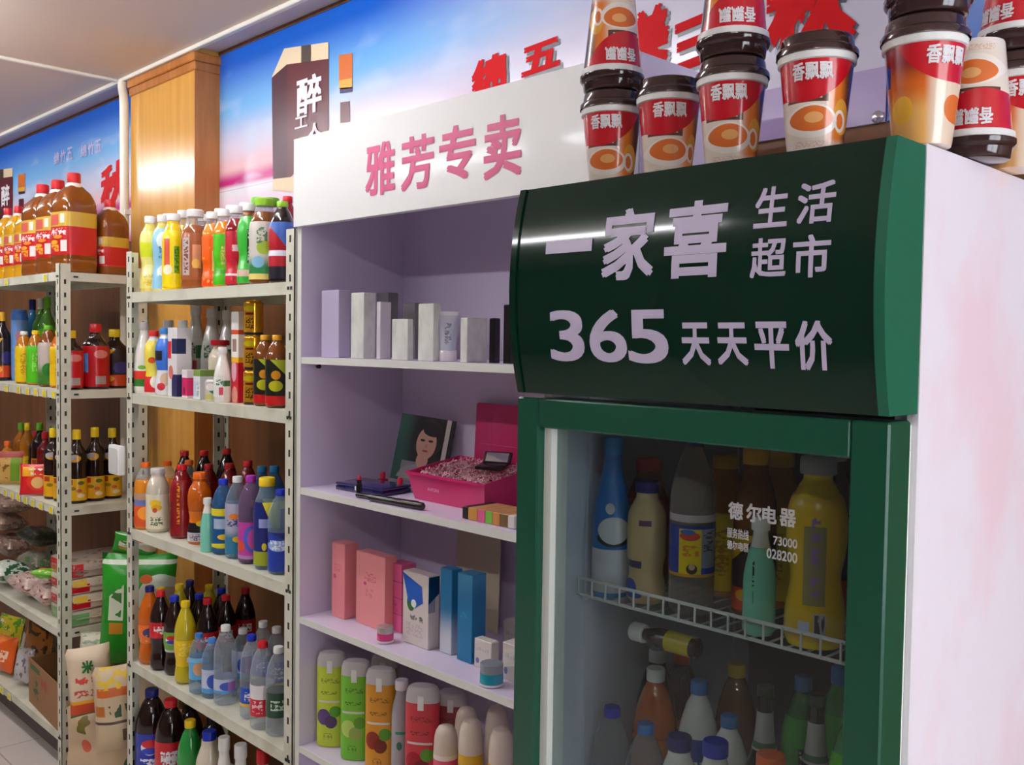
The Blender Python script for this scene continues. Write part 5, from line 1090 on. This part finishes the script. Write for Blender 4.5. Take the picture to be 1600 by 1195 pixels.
tag(t_, 'beige folded card standing behind the blue cartons', 'card', g)
def jar(px, Y, r, h, liq, cap_, label):
    x_ = Xat(px, z+.02, Y); t = empty('cream_jar', (x_, Y, z+.0006)); obj('glass', lathe([(r*.9, 0), (r, .003), (r, h*.55), (r*.98, h*.58)], 22), liq, t); obj('lid', lathe([(r*.97, h*.585), (r*.97, h*.97), (r*.92, h)], 22), cap_, t); obj('foot', lathe([(r*.92, .0002), (r*1.02, .001), (r*1.02, .005), (r*.99, .006)], 22, capb=False, capt=False), mat('jar_clear_foot', (230, 220, 228), .1, coat=.5), t)
    tag(t, label, 'jar', g, px)
jar(602, 1.358, .020, .038, mat('pink_glass', (216, 60, 130), .1, coat=.5), mat('silver_lid', (200, 190, 190), .2, .6), 'small pink cream jar with silver lid before the pink cartons')
jar(768, 1.350, .025, .046, mat('turquoise_glass', (20, 150, 170), .08, coat=.6), mat('smoky_lid', (130, 140, 150), .15, coat=.4), 'small turquoise cream jar before the white cubes')
WCU = opmat('white_cube_card', (216, 208, 200), [('text', .15, .85, .60, .72, 8, 16, (180, 190, 190)), ('ell', .2, .25, .10, .10, (120, 110, 180))], .35)
carton('cream_box', 'white cube carton behind the turquoise jar', 741, 768, 780, 1001, z, 1.400, WCU, g)
carton('cream_box', 'white cube carton right of the turquoise jar, by the fridge', 785, 812, 830, 1007, z, 1.392, WCU, g)
carton('cream_box', 'white cube carton standing farther back near the fridge', 786, 812, 830, 972, z, 1.50, WCU, g)

# fourth rack shelf: shower gels
z = RZ[3]; g = 'shower gels on the fourth rack shelf'
PROF['gel'] = [(.90, 0), (.98, .015), (1, .05), (1, .86), (.97, .93), (.86, .985), (.70, 1.0)]
GELTOP = clearmat('smoky_gel_cap', (232, 228, 228), .7)
def gel(px, yt, Y, r, base, fruit, label, lb2=None):
    m = opmat('gel_' + label.split()[0], base, [('text', .2, .85, .80, .86, 12, 50, tuple(int(c*.72) for c in base)), ('text', .2, .75, .66, .70, 12, 60, tuple(int(c*.6) for c in base)), ('rect', .1, .85, .56, .585, (226, 220, 214)), ('ell', .3, .38, .24, .10, fruit), ('ell', .55, .32, .22, .08, tuple(int(c*.8) for c in fruit)), ('ell', .7, .45, .2, .07, (90, 160, 40)), ('text', .3, .6, .10, .18, 9, 40, tuple(int(c*.7) for c in base))], .3)
    x_ = Xat(px, z+.08, Y); hh = at(px, yt, Y).z - z; t = empty('shower_gel', (x_, Y, z+.0006), camyaw(x_, Y)*.75)
    obj('body', lathe(prof_seg('gel', hh, r, 0, .86), 24, 2.6, .62), m, t); obj('cap', lathe(prof_seg('gel', hh, r, .861, 1.0), 24, 2.6, .62), GELTOP, t); obj('sticker', box(-.007, .007, -r*.62-.0012, -r*.62+.004, hh*.80, hh*.93), WHITE, t)
    tag(t, label, 'shower gel', g, px)
gel(518, 1018, 1.388, .0375, (196, 214, 60), (100, 70, 130), 'yellow-green shower gel with purple grapes, leftmost of the gels')
gel(556, 1031, 1.388, .0375, (120, 200, 56), (190, 220, 110), 'green shower gel with cut lime on its front')
gel(595, 1043, 1.388, .0375, (220, 152, 40), (150, 40, 20), 'amber shower gel with red fruit on its front')
gel(660, 1070, 1.392, .040, (206, 60, 70), (170, 20, 40), 'red shower gel with dark rose on its front')
gel(706, 1078, 1.47, .037, (160, 70, 76), (120, 40, 50), 'dusky pink shower gel in the shade behind the front bottles')
gel(600, 1022, 1.50, .035, (130, 150, 20), (90, 110, 20), 'olive shower gel in the back row under the shelf')
B('lotion_bottle', 'slim grey lotion bottle with green marks between the gels', 'bottle', 627, 1062, z, 1.392, r=.023, prof='wide', body=mat('grey_lotion', (160, 158, 166), .3), cap=SILW, capr=.7, labels=[(.1, .8, lab('grey_green', (166, 164, 172), ('rect', .2, .8, .56, .60, (40, 150, 110)), ('ell', .4, .4, .14, .06, (30, 110, 80))))], group=g)
CRM = mat('cream_dome', (216, 202, 186), .35)
PROF['dome'] = [(.94, 0), (1, .02), (1, .60), (1, .72), (.96, .84), (.84, .93), (.6, .985), (.3, 1.0)]
for px, yt, Y, c, lb_ in ((696, 1131, 1.365, 'r', 'white dome-topped lotion with red strawberry band'), (735, 1122, 1.368, 'y', 'cream dome-topped lotion with yellow band before the gels'), (782, 1134, 1.372, 'y', 'cream dome-topped lotion with yellow band at the fridge edge'), (728, 1105, 1.44, 'w', 'plain cream dome-topped lotion in the second row'), (776, 1100, 1.47, 'w', 'plain dome-topped lotion at the back near the fridge')):
    lm = {'r': lab('straw', (206, 30, 44), ('band', .80, .92, (220, 70, 110)), ('band', .92, 1.01, (236, 226, 216)), ('ell', .5, .70, .4, .08, (40, 60, 40)), ('ell', .6, .4, .2, .1, (236, 200, 130))), 'y': lab('yelband', (220, 170, 20), ('rect', .3, .7, .55, .75, (40, 36, 20))), 'w': CRM}[c]
    B('lotion_bottle', lb_, 'bottle', px, yt, z, Y, r=.027, prof='dome', body=CRM, labels=[(.03, .70, lm)], group=g)
for (a, k) in list(QUEUE):
    a = list(a); a[5] += .0006; bottle(*a, **k)
QUEUE.clear(); OBST.clear()

# ================================================================== drinks in the fridge
z = FS[0]-.0295; g = 'drinks on the upper fridge shelf'
FL = (FX0+.040, FX1-.040, FY+.107, FY+.58)
L_FB = lab('clear_blue_yellow', (30, 60, 170), ('rect', .22, .70, .06, .94, (236, 206, 10)), ('rect', .70, .98, .18, .94, (140, 150, 170)), ('ell', .45, .80, .22, .09, (214, 50, 30)), ('ell', .40, .88, .16, .05, (40, 110, 190)), ('text', .3, .65, .40, .62, 7, 12, (226, 130, 20)), ('ell', .50, .16, .12, .10, (60, 40, 40)), ('ell', .50, .20, .07, .06, (220, 180, 150)), ('text', .74, .94, .5, .9, 8, 30, (70, 70, 90)), ('band', .0, .06, (220, 150, 40)))
L_BE = lab('beige_drink', (206, 178, 130), ('rect', .30, .62, .80, .86, (110, 70, 100)), ('rect', .05, .38, .34, .42, (70, 60, 110)), ('ell', .12, .12, .14, .10, (40, 80, 190)), ('ell', .2, .05, .2, .03, (40, 80, 190)))
L_BB = lab('blue_milk', (20, 110, 190), ('band', .0, .32, (206, 208, 216)), ('ell', .55, .40, .42, .06, (26, 26, 30)), ('ell', .55, .46, .40, .10, (206, 208, 216)), ('ell', .45, .62, .12, .04, (206, 200, 210)))
L_YT = lab('yellow_tall', (226, 180, 10), ('rect', .30, .66, .25, .80, (150, 140, 90)), ('text', .42, .56, .3, .9, 4, 20, (160, 120, 180)), ('rect', .24, .42, .05, .14, (190, 196, 226)), ('rect', .48, .68, .03, .20, (180, 170, 180)), ('text', .5, .66, .04, .19, 16, 6, (80, 60, 70)))
L_MN = lab('mint_milk', (126, 208, 182), ('rect', .28, .34, .55, .85, (30, 50, 50)), ('text', .28, .34, .55, .85, 4, 24, (126, 208, 182)), ('rect', .30, .33, .35, .5, (70, 140, 130)))
def FB(label, px, yt, Y, r, prof, body, cp, labels=(), nm='drink_bottle', capr=None, fill=None):
    B(nm, label, 'bottle', px, yt, z, Y, r=r, prof=prof, body=body, cap=C_[cp] if isinstance(cp, str) else cp, capr=capr, labels=labels, group=g, fill=fill)
FB('bright blue bottle with white and black foot at left of the fridge', 950, 682, 1.19, .030, 'milk', LQ['cyan'], 'teal', [(.03, .88, L_BB)], 'milk_bottle')
FB('beige drink bottle with dark blue cap in the fridge', 1010, 752, 1.172, .029, 'sport', LQ['beige'], 'navy', [(.03, .80, L_BE)], 'milk_bottle')
FB('clear bottle with blue and yellow label in the fridge', 1081, 676, 1.172, .033, 'pet', clearmat('clear_grey_drink', (190, 176, 168), .30), 'navy', [(.22, .50, L_FB), (.52, .56, lab('whitish', (206, 190, 196)))])
FB('slim mint milk bottle with white top in the fridge', 1187, 806, 1.150, .0215, 'milk', LQ['mint'], 'white', [(.03, .74, L_MN), (.745, .89, LQ['white'])], 'milk_bottle', .6)
FB('large yellow juice bottle at the right of the fridge', 1274, 712, 1.168, .0385, 'wave', LQ['yellow'], mat('cap_grey', (190, 186, 186), .4), [(.04, .80, L_YT)], 'juice_bottle', .62)
FB('dark green tea bottle behind the mint bottle in the fridge', 1178, 702, 1.225, .031, 'wide', LQ['tea'], 'gold', [(.05, .5, L_DK)], 'tea_bottle')
FB('red-wrapped bottle at the back of the fridge, behind beige', 1012, 716, 1.30, .034, 'wide', LQ['red'], 'red', [(.05, .7, L_RT)], 'tea_bottle')
FB('amber tea bottle at the back, right of the clear bottle', 1132, 712, 1.30, .034, 'wide', LQ['amber'], 'gold', [(.05, .6, L_Y2)], 'tea_bottle')
FB('amber tea bottle at the back, between mint and yellow', 1216, 706, 1.31, .034, 'wide', LQ['amber'], 'gold', [(.05, .6, L_Y2)], 'tea_bottle')
FB('grey-capped dark bottle at the back right of the fridge', 1296, 694, 1.33, .034, 'wide', LQ['dark'], 'white', [(.05, .6, L_DK)], 'tea_bottle')
settle(*FL)
z = FS[1]-.0295; g = 'drinks on the lower fridge shelf'
L_SV = lab('silver_foil', (176, 172, 172), ('band', .06, .22, (50, 100, 60)), rough=.35)
FB('blue-capped clear water bottle at lower left of the fridge', 955, 1102, 1.172, .031, 'pet', CLEAR, 'blue', [(.2, .5, L_W2)], 'water_bottle')
FB('pale-blue-capped clear water bottle, front of the lower fridge shelf', 1006, 1127, 1.150, .031, 'pet', CLEAR, 'sky', [(.2, .5, L_W1)], 'water_bottle')
FB('orange drink with white cap on the lower fridge shelf', 1018, 1040, 1.235, .035, 'pet', LQ['fanta'], 'white', [(.2, .62, lab('orange_black2', (226, 120, 20), ('ell', .7, .6, .12, .1, (60, 40, 20))))], 'juice_bottle')
FB('white-capped bottle behind the orange drink in the fridge', 1014, 1010, 1.31, .034, 'pet', LQ['dark'], 'white', [(.2, .6, L_CK)])
FB('orange-capped dark bottle at the back of the lower fridge shelf', 1055, 1016, 1.34, .034, 'pet', LQ['dark'], 'orange', [(.2, .6, L_FAN)])
FB('sky-capped bottle with blue label on the lower fridge shelf', 1089, 1062, 1.235, .032, 'pet', LQ['white'], 'sky', [(.08, .70, L_W3)], 'milk_bottle')
FB('large dark-blue-capped bottle at the bottom of the fridge view', 1054, 1148, 1.150, .030, 'wide', LQ['white'], 'navy', [(.08, .6, L_BB)], 'milk_bottle')
FB('second large blue-capped bottle at the bottom of the fridge view', 1100, 1151, 1.160, .030, 'wide', LQ['white'], 'blue', [(.08, .6, L_BB)], 'milk_bottle')
FB('yellow-capped pale bottle at the back of the lower fridge shelf', 1147, 1034, 1.33, .033, 'pet', LQ['tea'], 'yellow', [(.1, .5, L_Y2)])
FB('sky-capped white bottle in the middle of the lower fridge shelf', 1132, 1115, 1.195, .031, 'pet', LQ['white'], 'sky', [(.08, .66, L_NVY)], 'milk_bottle')
FB('dark beer bottle with silver neck foil, left of the two', 1188, 1066, 1.215, .031, 'beer', LQ['dark'], mat('beer_cap', (60, 80, 60), .3, .5), [(.70, .88, L_SV)], 'beer_bottle')
FB('dark beer bottle with silver neck foil, right of the two', 1268, 1083, 1.20, .031, 'beer', LQ['dark'], MATS['beer_cap'], [(.70, .88, L_SV)], 'beer_bottle')
FB('green bottle with blue cap at the back right of the fridge', 1252, 1055, 1.31, .031, 'pet', LQ['sprite'], 'sky', [(.1, .8, L_GT)], 'soda_bottle')
FB('green bottle with blue cap in the far right corner of the fridge', 1304, 1040, 1.31, .031, 'pet', LQ['sprite'], 'sky', [(.1, .8, L_GT)], 'soda_bottle')
FB('green-labelled bottle beside the right edge of the fridge door', 1322, 1094, 1.20, .030, 'pet', LQ['sprite'], mat('cap_greygreen', (90, 110, 90), .4), [(.1, .8, L_GRN)], 'soda_bottle')
FB('orange-capped dark tea bottle at the very bottom of the fridge', 1194, 1176, 1.16, .032, 'wide', LQ['dark'], 'orange', [(.1, .6, L_RT)], 'tea_bottle')
settle(*FL)
# a small bottle lying across the tall bottles at the back
zl = at(1000, 988, 1.165).z
la = empty('drink_bottle', (Xat(989, zl, 1.165), 1.165, zl)); RY = (0, math.pi/2, 0)
obj('cap', lathe([(.013, 0), (.0145, .002), (.0145, .022), (.0125, .024)], 16), WHITE, la, (0, 0, 0), RY)
obj('neck', lathe([(.009, .0242), (.010, .03), (.0155, .05), (.0155, .0545)], 16), LQ['dark'], la, (0, 0, 0), RY)
obj('body', lathe([(.0156, .055), (.0156, .118), (.013, .121)], 16), LQ['dark'], la, (0, 0, 0), RY)
obj('wrapper', lathe([(.0159, .068), (.0159, .112)], 16, capb=False, capt=False), mat('olive_yellow_label', (190, 170, 20), .35), la, (0, 0, 0), RY)
tag(la, 'small white-capped bottle lying sideways on the back bottles in the fridge', 'bottle', 'drinks on the lower fridge shelf')

# ================================================================== labels: tell look-alikes apart by their place in the row
ORD = ['leftmost', 'second from left', 'third from left', 'fourth from left', 'fifth from left', 'sixth from left', 'seventh from left', 'eighth from left', 'ninth from left']
by = {}
for o, px in THINGS: by.setdefault(o['label'], []).append((px, o))
for lab, lst in by.items():
    if len(lst) < 2 or any(p is None for p, _ in lst): continue
    lst.sort(key=lambda t: t[0])
    for i, (p, o) in enumerate(lst):
        w = 'rightmost' if i == len(lst)-1 else ORD[i]
        o['label'] = lab + ', ' + w
        if 'group' not in o.keys(): o['group'] = lab
